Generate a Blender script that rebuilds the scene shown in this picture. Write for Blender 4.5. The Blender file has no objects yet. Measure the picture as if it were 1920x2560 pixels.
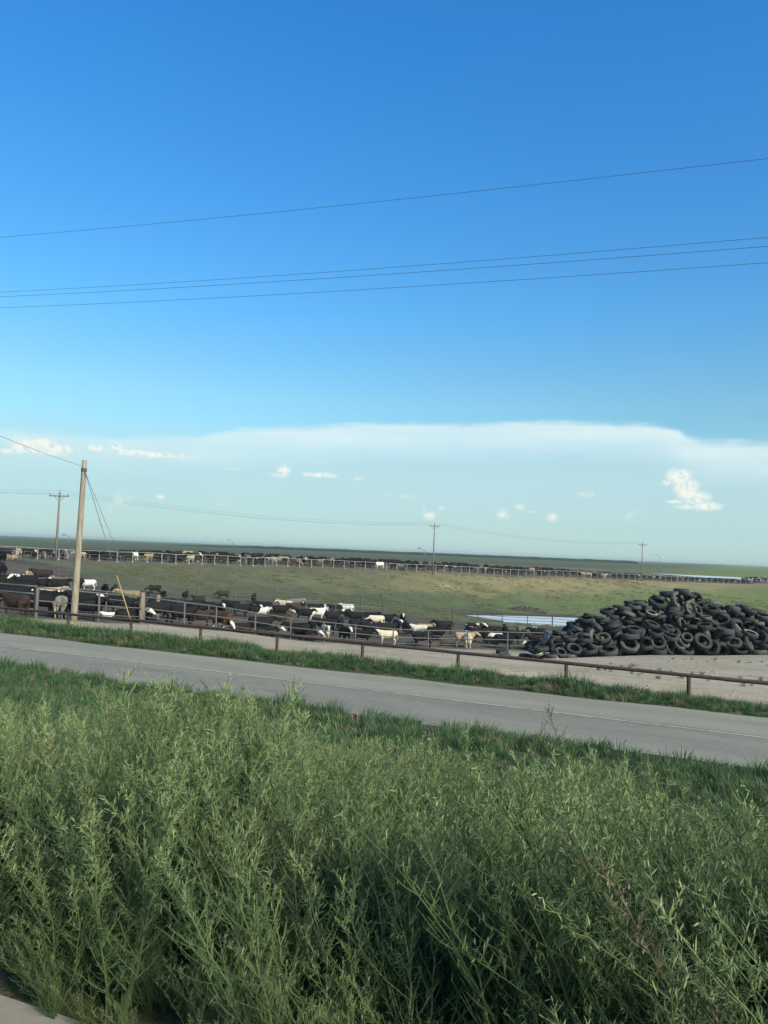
import bpy, bmesh, math, random
import numpy as np
from mathutils import Vector, Matrix, Quaternion

random.seed(7); rng = np.random.default_rng(7)
R_ = math.radians
scene = bpy.context.scene
C = scene.collection

# ------------------------------------------------------------------ camera
F, CX, CY, HC = 1924.0, 960.0, 1280.0, 4.0            # focal length and centre in photo pixels, eye height over the side road
YAW, PITCH, ROLL = R_(25.6), R_(2.85), R_(2.29)
fwd = np.array([-math.sin(YAW)*math.cos(PITCH), math.cos(YAW)*math.cos(PITCH), math.sin(PITCH)])
_r = np.cross(fwd, [0, 0, 1.0]); _r /= np.linalg.norm(_r); _u = np.cross(_r, fwd)
RT = _r*math.cos(ROLL) + _u*math.sin(ROLL); UP = _u*math.cos(ROLL) - _r*math.sin(ROLL)
EYE = np.array([0.0, 0.0, HC])
cam_d = bpy.data.cameras.new('camera'); cam = bpy.data.objects.new('camera', cam_d); C.objects.link(cam)
cam_d.sensor_fit = 'HORIZONTAL'; cam_d.sensor_width = 36.0; cam_d.lens = F/1920.0*36.0
cam_d.clip_start = 0.05; cam_d.clip_end = 60000
M = Matrix((RT, UP, -fwd)).transposed().to_4x4(); M.translation = EYE
cam.matrix_world = M
scene.camera = cam
scene.cycles.use_denoising = True
scene.cycles.max_bounces = 8; scene.cycles.diffuse_bounces = 3; scene.cycles.transparent_max_bounces = 12
scene.view_settings.view_transform = 'Standard'; scene.view_settings.look = 'None'
scene.view_settings.gamma = 1.0; scene.view_settings.use_curve_mapping = False
scene.view_settings.exposure = 0.55

def ray(x, y): return fwd + RT*((x-CX)/F) - UP*((y-CY)/F)
def at_depth(x, y, d): return EYE + ray(x, y)*d
def at_z(x, y, z): d = ray(x, y); return EYE + d*((z-HC)/d[2])
def at_Y(x, y, Y): d = ray(x, y); return EYE + d*(Y/d[1])
def proj(p):
    p = np.asarray(p, float) - EYE; w = p @ fwd
    return CX + F*(p @ RT)/w, CY - F*(p @ UP)/w, w

# ------------------------------------------------------------------ sun and sky
SUN_AZ, SUN_EL = R_(114), R_(32)                       # clockwise from +Y
sun_d = bpy.data.lights.new('sun', 'SUN'); sun_d.energy = 4.6; sun_d.angle = R_(15); sun_d.color = (1.0, .915, .68)
sun = bpy.data.objects.new('sun', sun_d); C.objects.link(sun)
sv = Vector((math.sin(SUN_AZ)*math.cos(SUN_EL), math.cos(SUN_AZ)*math.cos(SUN_EL), math.sin(SUN_EL)))
sun.rotation_euler = sv.to_track_quat('Z', 'Y').to_euler()
sun.location = (20, -20, 40)

class NT:
    """small node-tree builder"""
    def __init__(s, tree): s.t = tree; s.n = tree.nodes; s.l = tree.links
    def add(s, typ, **kw):
        n = s.n.new(typ)
        for k, v in kw.items(): setattr(n, k, v)
        return n
    def put(s, sock, v):
        if hasattr(v, 'is_output') or isinstance(v, bpy.types.NodeSocket): s.l.new(v, sock)
        else: sock.default_value = v
    def math(s, op, a, b=0.0, c=0.0, clamp=False):
        n = s.add('ShaderNodeMath', operation=op, use_clamp=clamp)
        s.put(n.inputs[0], a); s.put(n.inputs[1], b)
        if op in ('MULTIPLY_ADD', 'SMOOTH_MIN', 'SMOOTH_MAX', 'WRAP', 'COMPARE'): s.put(n.inputs[2], c)
        return n.outputs[0]
    def vmath(s, op, a, b=None, scale=None):
        n = s.add('ShaderNodeVectorMath', operation=op)
        s.put(n.inputs[0], a)
        if b is not None: s.put(n.inputs[1], b)
        if scale is not None: s.put(n.inputs['Scale'], scale)
        return n.outputs['Value'] if op in ('LENGTH', 'DOT_PRODUCT', 'DISTANCE') else n.outputs[0]
    def step(s, x, lo, hi, o0=0.0, o1=1.0, kind='SMOOTHSTEP'):
        n = s.add('ShaderNodeMapRange', interpolation_type=kind, clamp=True)
        for k, v in zip(range(5), (x, lo, hi, o0, o1)): s.put(n.inputs[k], v)
        return n.outputs[0]
    def mix(s, f, a, b, blend='MIX'):
        n = s.add('ShaderNodeMix', data_type='RGBA', blend_type=blend)
        col = lambda v: v if isinstance(v, bpy.types.NodeSocket) or len(v) == 4 else (*v, 1)
        s.put(n.inputs[0], f); s.put(n.inputs[6], col(a)); s.put(n.inputs[7], col(b))
        return n.outputs[2]
    def noise(s, vec, scale, detail=4, rough=.55, w=None, out=0, dim='3D', distortion=0.0):
        n = s.add('ShaderNodeTexNoise', noise_dimensions=dim)
        if vec is not None: s.put(n.inputs['Vector'], vec)
        n.inputs['Scale'].default_value = scale; n.inputs['Detail'].default_value = detail
        n.inputs['Roughness'].default_value = rough; n.inputs['Distortion'].default_value = distortion
        return n.outputs[out]
    def ramp(s, f, stops):
        n = s.add('ShaderNodeValToRGB'); e = n.color_ramp.elements
        while len(e) < len(stops): e.new(0.5)
        for q, (p, c) in zip(e, stops): q.position = p; q.color = (*c, 1) if len(c) == 3 else c
        s.put(n.inputs[0], f); return n.outputs[0]
    def combine(s, x, y, z):
        n = s.add('ShaderNodeCombineXYZ')
        for k, v in enumerate((x, y, z)): s.put(n.inputs[k], v)
        return n.outputs[0]
    def separate(s, v):
        n = s.add('ShaderNodeSeparateXYZ'); s.put(n.inputs[0], v); return n.outputs

def azel(px, py):
    """photo pixel -> azimuth from the camera's heading and elevation, both in degrees"""
    d = ray(px, py); d = d/np.linalg.norm(d)
    return math.degrees(math.atan2(d[0]*math.cos(YAW)+d[1]*math.sin(YAW), -d[0]*math.sin(YAW)+d[1]*math.cos(YAW))), math.degrees(math.asin(d[2]))

world = bpy.data.worlds.new('World'); scene.world = world; world.use_nodes = True
W = NT(world.node_tree); W.n.clear()
tc = W.add('ShaderNodeTexCoord').outputs['Generated']
dx, dy, dz = W.separate(tc)[0:3]
sky_n = W.add('ShaderNodeTexSky', sky_type='NISHITA', sun_disc=False, sun_elevation=SUN_EL, sun_rotation=SUN_AZ,
              altitude=900, air_density=1.0, dust_density=0.6, ozone_density=2.5)
# elevation and azimuth in degrees
el = W.math('MULTIPLY', W.math('ARCSINE', dz), 57.29578)
rr = W.math('ADD', W.math('MULTIPLY', dx, math.cos(YAW)), W.math('MULTIPLY', dy, math.sin(YAW)))
ff = W.math('ADD', W.math('MULTIPLY', dx, -math.sin(YAW)), W.math('MULTIPLY', dy, math.cos(YAW)))
az = W.math('MULTIPLY', W.math('ARCTAN2', rr, ff), 57.29578)
ae = W.combine(az, el, 0.0)
SKY_GAIN = 0.13
sky = W.vmath('SCALE', sky_n.outputs[0], scale=SKY_GAIN)
# the photographed blue: deeper overhead, pale turquoise low down (same at every azimuth)
tint = W.ramp(W.step(el, 0, 60, kind='LINEAR'), [(0.0, (.42, .56, .54)), (.18, (.60, .84, .77)), (.28, (.43, .90, 1.02)), (.41, (.335, .91, 1.20)), (.58, (.25, .92, 1.36)), (1.0, (.23, .88, 1.36))])
sky = W.mix(1.0, sky, tint, 'MULTIPLY')
# thin veil and anvil
def curve(x, pts, lo=-70.0, hi=70.0):
    """piecewise value over azimuth; pts are (azimuth, value), values within 0..20"""
    n = W.add('ShaderNodeValToRGB'); e = n.color_ramp.elements
    pts = sorted(pts); 
    while len(e) < len(pts): e.new(.5)
    for q, (a, v) in zip(e, pts): q.position = (a-lo)/(hi-lo); q.color = (v/20, v/20, v/20, 1)
    W.put(n.inputs[0], W.step(x, lo, hi, 0.0, 1.0, 'LINEAR'))
    return W.math('MULTIPLY', n.outputs[0], 20.0)
wisps = W.noise(W.combine(W.math('MULTIPLY', az, .16), W.math('MULTIPLY', el, 1.1), 1.3), 1.0, 7, .6)
lumps = W.noise(W.combine(W.math('MULTIPLY', az, .55), W.math('MULTIPLY', el, .8), 5.3), 1.0, 5, .55)
ANV = [(-200,1075),(0,1062),(300,1088),(480,1084),(600,1066),(760,1061),(900,1051),(1050,1049),(1200,1053),(1400,1049),(1560,1053),(1660,1060),(1700,1072),(1712,1086),(1780,1098),(1920,1104),(2100,1100)]
edge = curve(az, [azel(x, y) for x, y in ANV])
soft = W.math('ADD', W.math('MULTIPLY_ADD', wisps, 1.1, -.55), W.math('MULTIPLY_ADD', lumps, .5, -.25))
above = W.math('SUBTRACT', W.math('ADD', edge, soft), el)             # >0 below the anvil's top
power = curve(az, [(azel(x, 1100)[0], v) for x, v in ((-400, 9), (0, 9), (420, 11), (560, 17), (900, 20), (1700, 20), (1900, 18), (2300, 10))])
anv = W.math('MULTIPLY', W.step(above, -.10, .55), W.step(above, 3.6, .5, 0.12, 1.0))
streak = W.noise(W.combine(W.math('MULTIPLY', az, .07), W.math('MULTIPLY', el, .7), 9.1), 1.0, 5, .6)
anv = W.math('MULTIPLY', W.math('MULTIPLY', anv, W.step(streak, .25, .65, .6, 1.0)), W.math('MULTIPLY', power, .05))
veil = W.math('MULTIPLY', W.step(W.math('ADD', el, W.math('MULTIPLY_ADD', streak, 3.0, -1.5)), 10.0, 5.0, 0.0, .80), W.step(el, -8, -2))
sky = W.mix(veil, sky, W.mix(W.step(el, 0, 6), (.318, .458, .468), (.335, .488, .525)))
sky = W.mix(anv, sky, (.51, .62, .63))
# cumulus puffs: (photo x, y, half width, half height in px, strength)
PUFFS = [(1697,1192,34,24,1), (1668,1206,20,12,.8), (1718,1222,34,30,1), (1742,1246,36,22,1), (1765,1266,44,12,1), (1690,1254,30,7,.75), (1720,1268,40,9,.8),
         (60,1112,40,20,1), (105,1110,36,20,1), (145,1122,46,14,1), (30,1128,40,8,.8), (100,1131,95,7,.85), (290,1117,15,12,1), (243,1121,24,10,.9), (390,1137,135,10,.85), (330,1128,70,9,.75), (470,1144,60,6,.6),
         (708,1178,22,19,.95), (690,1188,20,9,.8), (795,1187,55,9,.85), (830,1190,26,8,.7), (893,1197,26,8,.65), (302,1250,34,22,.6), (280,1275,26,14,.45), (402,1243,14,10,.75),
         (1255,1286,24,16,.8), (1300,1268,17,12,.75), (1330,1280,16,7,.6), (1382,1294,22,15,.75), (1075,1288,24,17,.75), (1106,1270,14,10,.65), (1060,1268,10,8,.5),
         (1462,1236,44,16,.55), (1000,1240,60,14,.5), (580,1172,70,10,.5), (555,1262,46,10,.4), (1580,1290,40,34,.42), (880,1265,22,8,.45), (1430,1300,18,8,.4)]
cum = None
for (px, py, hw, hh, st) in PUFFS:
    a0, e0 = azel(px, py); wd, hd = hw/1924*57.3*1.15, hh/1924*57.3*1.15
    q = W.vmath('MULTIPLY', W.vmath('SUBTRACT', ae, (a0, e0, 0)), (1/wd, 1/hd, 0))
    v = W.step(W.vmath('LENGTH', q), 1.35, 0.0, 0.0, st, 'LINEAR')
    cum = v if cum is None else W.math('MAXIMUM', cum, v)
fb = W.noise(ae, 1.9, 8, .6)
dens = W.math('ADD', cum, W.math('MULTIPLY_ADD', fb, 1.2, -.60))
cmask = W.math('MULTIPLY', W.math('MULTIPLY', W.step(dens, .24, .74), W.step(cum, .02, .35)), W.step(cum, .1, .75, .45, 1.0))
fb2 = W.noise(W.vmath('ADD', ae, (-.16, -.20, 0)), 1.9, 8, .6)
shade = W.step(W.math('SUBTRACT', fb2, fb), -.22, .10)
ccol = W.mix(shade, (.42, .545, .575), (.66, .67, .60))
sky = W.mix(W.math('MULTIPLY', cmask, .92), sky, ccol)
bg = W.add('ShaderNodeBackground'); W.put(bg.inputs[0], sky); bg.inputs[1].default_value = 1.0
wo = W.add('ShaderNodeOutputWorld'); W.l.new(bg.outputs[0], wo.inputs[0])
world.cycles.sampling_method = 'MANUAL'; world.cycles.sample_map_resolution = 512

# ------------------------------------------------------------------ helpers
def tag(o, label=None, cat=None, group=None, kind=None):
    if label: o['label'] = label
    if cat: o['category'] = cat
    if group: o['group'] = group
    if kind: o['kind'] = kind
    return o
def empty(name, loc, label=None, cat=None, group=None):
    o = bpy.data.objects.new(name, None); C.objects.link(o); o.location = tuple(loc); o.empty_display_size = .3
    return tag(o, label, cat, group)
def link(name, mesh, mat=None, parent=None, loc=(0, 0, 0), rot=None, scale=None):
    o = bpy.data.objects.new(name, mesh); C.objects.link(o)
    o.location = tuple(loc)
    if rot is not None:
        if isinstance(rot, Quaternion): o.rotation_mode = 'QUATERNION'; o.rotation_quaternion = rot
        else: o.rotation_euler = rot
    if scale is not None: o.scale = scale
    if parent is not None: o.parent = parent
    if mat is not None:
        if not mesh.materials: mesh.materials.append(mat)
        elif mesh.materials[0] is not mat:
            o.material_slots[0].link = 'OBJECT'; o.material_slots[0].material = mat
    return o
def mesh_np(name, V, Fc, smooth=False):
    m = bpy.data.meshes.new(name); m.from_pydata([tuple(v) for v in V], [], [tuple(f) for f in Fc]); m.update()
    if smooth: m.polygons.foreach_set('use_smooth', [True]*len(m.polygons))
    return m
def tube(pts, rad, sides=8, caps=True, V=None, Fc=None):
    """tube along a polyline; rad is a number or one per point"""
    P = np.asarray(pts, float); n = len(P)
    rad = np.full(n, rad) if np.isscalar(rad) else np.asarray(rad, float)
    V = [] if V is None else V; Fc = [] if Fc is None else Fc; b = len(V)
    T = np.gradient(P, axis=0); T /= np.linalg.norm(T, axis=1)[:, None] + 1e-12
    ref = np.array([0, 0, 1.0]) if abs(T[0][2]) < .9 else np.array([1.0, 0, 0])
    for i in range(n):
        a = np.cross(T[i], ref); a /= np.linalg.norm(a); c = np.cross(T[i], a)
        for k in range(sides):
            t = 2*math.pi*k/sides; V.append(P[i] + rad[i]*(math.cos(t)*a + math.sin(t)*c))
    for i in range(n-1):
        for k in range(sides):
            k2 = (k+1) % sides; Fc.append((b+i*sides+k, b+i*sides+k2, b+(i+1)*sides+k2, b+(i+1)*sides+k))
    if caps:
        Fc.append(tuple(b+k for k in range(sides))[::-1]); Fc.append(tuple(b+(n-1)*sides+k for k in range(sides)))
    return V, Fc
def boxv(c, s, V, Fc, rot=None):
    b = len(V); c = np.asarray(c, float)
    for sx in (-1, 1):
        for sy in (-1, 1):
            for sz in (-1, 1):
                v = np.array([sx*s[0]/2, sy*s[1]/2, sz*s[2]/2])
                if rot is not None: v = rot @ v
                V.append(c+v)
    for f in ((0,1,3,2), (4,6,7,5), (0,4,5,1), (2,3,7,6), (0,2,6,4), (1,5,7,3)): Fc.append(tuple(b+i for i in f))
def unit_post(name, sides=10, r=1.0):
    V, Fc = tube([(0,0,0), (0,0,.5), (0,0,1)], r, sides)
    return mesh_np(name, V, Fc, True)
def sstep(x, a, b):
    t = np.clip((x-a)/(b-a), 0, 1); return t*t*(3-2*t)

# ------------------------------------------------------------------ materials
def material(name):
    m = bpy.data.materials.new(name); m.use_nodes = True
    T = NT(m.node_tree); b = T.n['Principled BSDF']
    return m, T, b
def simple(name, col, rough=.7, metal=0.0, var=.25, scale=6.0, spec=.3, dirt=None, dirt_amt=.5, bump=.0):
    m, T, b = material(name)
    co = T.add('ShaderNodeTexCoord').outputs['Object']
    oi = T.add('ShaderNodeObjectInfo').outputs['Random']
    pos = T.vmath('ADD', co, T.combine(T.math('MULTIPLY', oi, 37.0), T.math('MULTIPLY', oi, 11.0), 0.0))
    n = T.noise(pos, scale, 5, .6)
    f = T.step(n, .25, .75, 1-var, 1+var, 'LINEAR')
    c = T.vmath('SCALE', (*col,), scale=f)
    if dirt is not None:
        n2 = T.noise(pos, scale*.45, 6, .65)
        c = T.mix(T.math('MULTIPLY', T.step(n2, .42, .68), dirt_amt), c, dirt)
    T.put(b.inputs['Base Color'], c)
    b.inputs['Roughness'].default_value = rough; b.inputs['Metallic'].default_value = metal
    b.inputs['Specular IOR Level'].default_value = spec
    if bump:
        bp = T.add('ShaderNodeBump'); bp.inputs['Strength'].default_value = bump; bp.inputs['Distance'].default_value = .02
        T.put(bp.inputs['Height'], n); T.l.new(bp.outputs[0], b.inputs['Normal'])
    return m
MAT = {}
MAT['rust'] = simple('rusty pipe', (.060, .040, .036), .75, .2, .35, 5, .3, (.11, .062, .045), .5)
MAT['grey_pipe'] = simple('weathered grey pipe', (.125, .125, .12), .65, .3, .25, 6, .35, (.09, .07, .05), .5)
MAT['dark_pipe'] = simple('dark fence pipe', (.085, .085, .08), .7, .2, .3, 6, .3, (.12, .085, .06), .5)
MAT['pale_post'] = simple('pale concrete post', (.25, .245, .23), .85, 0, .2, 3, .2, (.16, .14, .11), .5)
MAT['wire'] = simple('aluminium cable', (.10, .12, .14), .5, .4, .1, 3)
MAT['guy'] = simple('guy cable', (.10, .11, .12), .5, .6, .1, 3)
MAT['yellow'] = simple('yellow plastic', (.30, .24, .09), .7, 0, .25, 4, .2, (.22, .18, .10), .7)
MAT['insulator'] = simple('grey porcelain', (.22, .22, .24), .3, 0, .1, 4, .5)
MAT['concrete'] = simple('grey concrete', (.20, .23, .26), .8, 0, .2, 2.5, .25, (.11, .10, .09), .5, .2)
MAT['lamp'] = simple('grey lamp metal', (.13, .14, .15), .5, .5, .1, 5)

def wood(name, col, dark):
    m, T, b = material(name)
    co = T.add('ShaderNodeTexCoord').outputs['Object']
    g = T.noise(T.vmath('MULTIPLY', co, (9, 9, .5)), 3.0, 7, .65)
    big = T.noise(T.vmath('MULTIPLY', co, (1.2, 1.2, .7)), 1.0, 4, .6)
    c = T.mix(T.step(g, .3, .72), dark, col)
    c = T.mix(T.math('MULTIPLY', T.step(big, .45, .7), .55), c, (.20, .13, .085))
    T.put(b.inputs['Base Color'], c); b.inputs['Roughness'].default_value = .85; b.inputs['Specular IOR Level'].default_value = .2
    bp = T.add('ShaderNodeBump'); bp.inputs['Strength'].default_value = .5; bp.inputs['Distance'].default_value = .02
    T.put(bp.inputs['Height'], g); T.l.new(bp.outputs[0], b.inputs['Normal'])
    return m
MAT['pole_wood'] = wood('weathered pole wood', (.36, .31, .245), (.17, .135, .10))
MAT['grey_wood'] = wood('grey far pole wood', (.22, .20, .18), (.12, .105, .095))
MAT['post_wood'] = wood('old post wood', (.25, .21, .165), (.12, .095, .07))

# ------------------------------------------------------------------ terrain
# ground points read off the photograph: (pixel x, pixel y, distance along the view axis)
CTRL = [ # near pen fence and its corner
 (89,1543,38),(220,1549,40),(333,1557,43),(440,1566,46),(541,1578,50),(717,1596,55),(870,1612,60),(1013,1621,62.5),(1080,1628,64),(1400,1632,65),
 # tyre heap foot and apron
 (1345,1642,46),(1600,1642,45.5),(1920,1634,47),(1200,1650,46),(1000,1638,46),(2100,1632,50),
 # inside the pen
 (40,1500,52),(50,1470,64),(100,1452,74),(20,1425,86),(222,1479,86),(150,1500,56),(385,1486,96),(300,1520,62),(450,1525,68),(557,1502,101),(640,1540,78),(770,1556,76),(783,1533,95),
 (900,1580,72),(1000,1565,84),(1110,1597,70),(1290,1605,72),(1200,1580,84),
 # back fence of the pen
 (250,1480,91),(480,1494,101),(700,1501,112),(840,1516,110),(978,1530,107),(1230,1563,104),(1440,1573,101),(1600,1582,100),(1900,1590,104),
 # foot of the bank
 (900,1512,122),(1060,1524,126),(1300,1535,142),(1500,1545,146),(1800,1552,150),
 # bank
 (300,1445,104),(480,1450,120),(700,1456,136),(960,1470,148),(1200,1485,166),(1450,1497,180),(1700,1505,190),(1900,1508,200),
 # far fence
 (-60,1391,112),(60,1397,114),(139,1400,116),(275,1403,120),(400,1406,128),(540,1409,138),(720,1415,151),(900,1422,164),(1082,1429,177),(1200,1434,188),(1400,1441,206),(1604,1450,228),(1750,1456,244),(1920,1461,262),(2100,1468,285),
 # behind the far fence
 (60,1383,150),(275,1387,160),(540,1393,178),(900,1408,200),(1200,1418,225),(1400,1426,250)]
cp = np.array([at_depth(*c) for c in CTRL])
extra = []
for X in range(-70, 31, 10):
    for Y in (16, 21, 26): extra.append((X, Y, 0.0))
for X in (-200, -150, -110): extra += [(X, Y, 0.3) for Y in (20, 60, 100, 150, 220, 300)]
for a in range(-80, 61, 20):
    for r in (420, 520): extra.append((r*math.sin(R_(a)), r*math.cos(R_(a)), 0.0))
extra += [(60, 40, -1.5), (60, 80, -3.5), (80, 140, -6.0), (70, 200, -3.0), (40, 240, -1.6), (90, 320, -1.8), (20, 300, -1.7), (-10, 330, -1.4)]
K = np.vstack([cp, np.array(extra, float)])
SC = 50.0
def phi(r2): return r2*np.log(r2+1e-9)*.5
def tps_fit(K, lam=.02):
    P = K[:, :2]/SC; n = len(P)
    D = ((P[:, None]-P[None])**2).sum(-1)
    A = np.zeros((n+3, n+3)); A[:n, :n] = phi(D) + lam*np.eye(n)
    A[:n, n] = 1; A[:n, n+1:] = P; A[n, :n] = 1; A[n+1:, :n] = P.T
    return np.linalg.solve(A, np.concatenate([K[:, 2], [0, 0, 0]]))
TW = tps_fit(K)
def tps(X, Y):
    Q = np.stack([X, Y], -1).reshape(-1, 2)/SC; P = K[:, :2]/SC; out = np.empty(len(Q))
    for i in range(0, len(Q), 8000):
        D = ((Q[i:i+8000, None]-P[None])**2).sum(-1)
        out[i:i+8000] = phi(D) @ TW[:len(P)] + TW[len(P)] + Q[i:i+8000] @ TW[len(P)+1:]
    return out.reshape(np.shape(X))
def axis(segs):
    out = []
    for a, b, d in segs: out += list(np.arange(a, b, d))
    return np.array(out + [segs[-1][1]], float)
def geo(a, b, n): return list(np.sign(a)*np.geomspace(abs(a), abs(b), n))
GX = np.array(geo(-9000, -190, 14)[:-1] + list(np.arange(-190, -100, 5)) + list(np.arange(-100, 40, 1.0)) + list(np.arange(40, 120, 5)) + geo(120, 9000, 14))
GY = np.array([-600, -200, -80, -40, -22, -14] + list(np.arange(-10, 2.0, 2)) + [2.3, 2.8, 3.4] + list(np.arange(4, 30, .75)) + list(np.arange(30, 190, 1.0)) + list(np.arange(190, 360, 4)) + geo(360, 14000, 18))
gx, gy = np.meshgrid(GX, GY, indexing='ij')
def profile(Y):   # highway bank down to the side road
    return np.interp(Y, [-40, -16, -12, 2.3, 3.0, 12.5, 16.0, 60], [0, 0, 2.15, 2.15, 2.05, .25, 0.0, 0.0])
gz = tps(np.clip(gx, -260, 160), np.clip(gy, 5, 560))
rad = np.hypot(gx+30, gy-130)
gz = gz*(1-sstep(rad, 230, 420))
gz = gz*sstep(gy, 25.2, 29) + profile(gy)*(1-sstep(gy, 25.2, 29))
# fine unevenness
def vnoise(x, y, s, seed=0):
    x = x/s; y = y/s; xi = np.floor(x).astype(int); yi = np.floor(y).astype(int); fx = x-xi; fy = y-yi
    def h(a, b): v = np.sin(a*127.1+b*311.7+seed*74.7)*43758.5453; return v-np.floor(v)
    fx = fx*fx*(3-2*fx); fy = fy*fy*(3-2*fy)
    return (h(xi, yi)*(1-fx)+h(xi+1, yi)*fx)*(1-fy)+(h(xi, yi+1)*(1-fx)+h(xi+1, yi+1)*fx)*fy
rough_w = sstep(gy, 26, 30)*(1-sstep(rad, 200, 300)) + .6*sstep(gy, 3, 5)*(1-sstep(gy, 14, 16))
gz += rough_w*((vnoise(gx, gy, 6, 1)-.5)*.16 + (vnoise(gx, gy, 2.4, 2)-.5)*.07)
# ponds
POND_Z, LAGOON_Z = -6.75, -1.75
pond_px = [(1160,1538),(1250,1539),(1340,1541),(1450,1545),(1580,1551),(1760,1560),(1760,1582),(1600,1584),(1500,1580),(1420,1573),(1340,1567),(1285,1561),(1250,1557),(1262,1552),(1235,1549),(1190,1545)]
pond = np.array([at_z(x, y, POND_Z) for x, y in pond_px])
lag_px = [(1560,1434),(1640,1438.5),(1760,1446),(1920,1455),(2150,1466),(2150,1452),(1920,1443.5),(1760,1437),(1640,1432.5)]
lagoon = np.array([at_z(x, y, LAGOON_Z) for x, y in lag_px])
def poly_sd(px, py, poly):
    """signed distance, negative inside"""
    d = np.full(px.shape, 1e9); ins = np.zeros(px.shape, bool); n = len(poly)
    for i in range(n):
        a = poly[i][:2]; b = poly[(i+1) % n][:2]; e = b-a
        t = np.clip(((px-a[0])*e[0]+(py-a[1])*e[1])/(e@e), 0, 1)
        d = np.minimum(d, np.hypot(px-a[0]-t*e[0], py-a[1]-t*e[1]))
        c = ((a[1] > py) != (b[1] > py)) & (px < (b[0]-a[0])*(py-a[1])/(b[1]-a[1]+1e-12)+a[0])
        ins ^= c
    return np.where(ins, -d, d)
for poly, zw, bw in ((pond, POND_Z, 8.0), (lagoon, LAGOON_Z, 20.0)):
    sd = poly_sd(gx, gy, poly)
    shore = zw + np.clip(sd*.10, -.7, 1.2)
    w = 1-sstep(sd, 1.0, bw)
    gz = np.where(sd < bw, gz*(1-w)+shore*w, gz)
def ground(x, y):
    x = np.asarray(x, float); y = np.asarray(y, float)
    i = np.clip(np.searchsorted(GX, x)-1, 0, len(GX)-2); j = np.clip(np.searchsorted(GY, y)-1, 0, len(GY)-2)
    u = (x-GX[i])/(GX[i+1]-GX[i]); v = (y-GY[j])/(GY[j+1]-GY[j])
    return gz[i, j]*(1-u)*(1-v)+gz[i+1, j]*u*(1-v)+gz[i, j+1]*(1-u)*v+gz[i+1, j+1]*u*v
def place(px, depth, h=0.0):
    """ground point under photo column px at a given distance along the view axis; returns (point, pixel y of the point h above it)"""
    py = 1450.0
    for _ in range(6):
        p = at_depth(px, py, depth); p[2] = float(ground(p[0], p[1])) + h
        x, y, w = proj(p); py = y
    p[2] -= h
    return p, py

# zones, as weights that the ground material mixes (which soil or plant cover lies where)
pen_fence_px = [(89,38),(220,40),(333,43),(440,46),(541,50),(717,55),(870,60),(1013,62.5),(1080,64),(1240,64.6),(1368,65)]
pen_fence = [place(x, d)[0] for x, d in pen_fence_px]
back_px = [(1640,100),(1440,101),(1230,104),(978,107),(840,110),(700,112),(480,101),(250,91),(143,82)]
back_fence = [place(x, d)[0] for x, d in back_px]
far_px = [(-70,112),(60,114),(139,116),(275,120),(400,128),(540,138),(720,151),(900,164),(1082,177),(1200,188),(1400,206),(1604,228),(1750,244),(1920,262),(2060,280)]
far_fence = [place(x, d)[0] for x, d in far_px]
pen_poly = np.array([(-120, 27.3, 0)] + [tuple(p) for p in pen_fence] + [(-2, 70, 0)] + [tuple(p) for p in back_fence] + [(-60, 62, 0), (-75, 75, 0), (-120, 80, 0)])[:, :2]
far_poly = np.array([tuple(p[:2]) for p in far_fence] + [(-40, 330), (-140, 260), (-200, 130), (-130, 75)])
wob = (vnoise(gx, gy, 5, 4)-.5)*3+(vnoise(gx, gy, 1.7, 5)-.5)*1.2
pen_w = 1-sstep(poly_sd(gx, gy, pen_poly)+wob*.6+.3, -.5, 1.2)
far_w = 1-sstep(poly_sd(gx, gy, far_poly)+wob*.6, -1, 2)
apron = sstep(gy, 24.6, 25.6)*(1-sstep(gy+wob, 60, 66))*(1-pen_w)*(1-sstep(gx, 40, 60))
sdp = poly_sd(gx, gy, pond)
mud = (1-sstep(sdp+wob*.8, 1.0, 7.5))
bank = sstep(gy, 50, 62)*(1-pen_w)*(1-far_w)*(1-apron)
# height share up the bank (0 pond side, 1 at the far fence)
sdf = poly_sd(gx, gy, far_poly)
upb = 1-np.clip(sdf/34.0, 0, 1)
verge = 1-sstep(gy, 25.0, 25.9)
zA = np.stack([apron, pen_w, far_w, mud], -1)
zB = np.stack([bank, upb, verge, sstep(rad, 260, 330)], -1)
nx, ny = gx.shape
idx = np.arange(nx*ny).reshape(nx, ny)
quads = np.stack([idx[:-1, :-1], idx[1:, :-1], idx[1:, 1:], idx[:-1, 1:]], -1).reshape(-1, 4)
V = np.stack([gx, gy, gz], -1).reshape(-1, 3)
gm = bpy.data.meshes.new('ground')
gm.vertices.add(len(V)); gm.vertices.foreach_set('co', V.ravel())
gm.loops.add(quads.size); gm.loops.foreach_set('vertex_index', quads.ravel().astype(np.int32))
gm.polygons.add(len(quads)); gm.polygons.foreach_set('loop_start', np.arange(0, quads.size, 4, dtype=np.int32))
gm.polygons.foreach_set('use_smooth', np.ones(len(quads), bool))
gm.update(); gm.validate()
for nm, z in (('zoneA', zA), ('zoneB', zB)):
    a = gm.attributes.new(nm, 'FLOAT_COLOR', 'POINT'); a.data.foreach_set('color', z.reshape(-1, 4).astype(np.float32).ravel())

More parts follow.
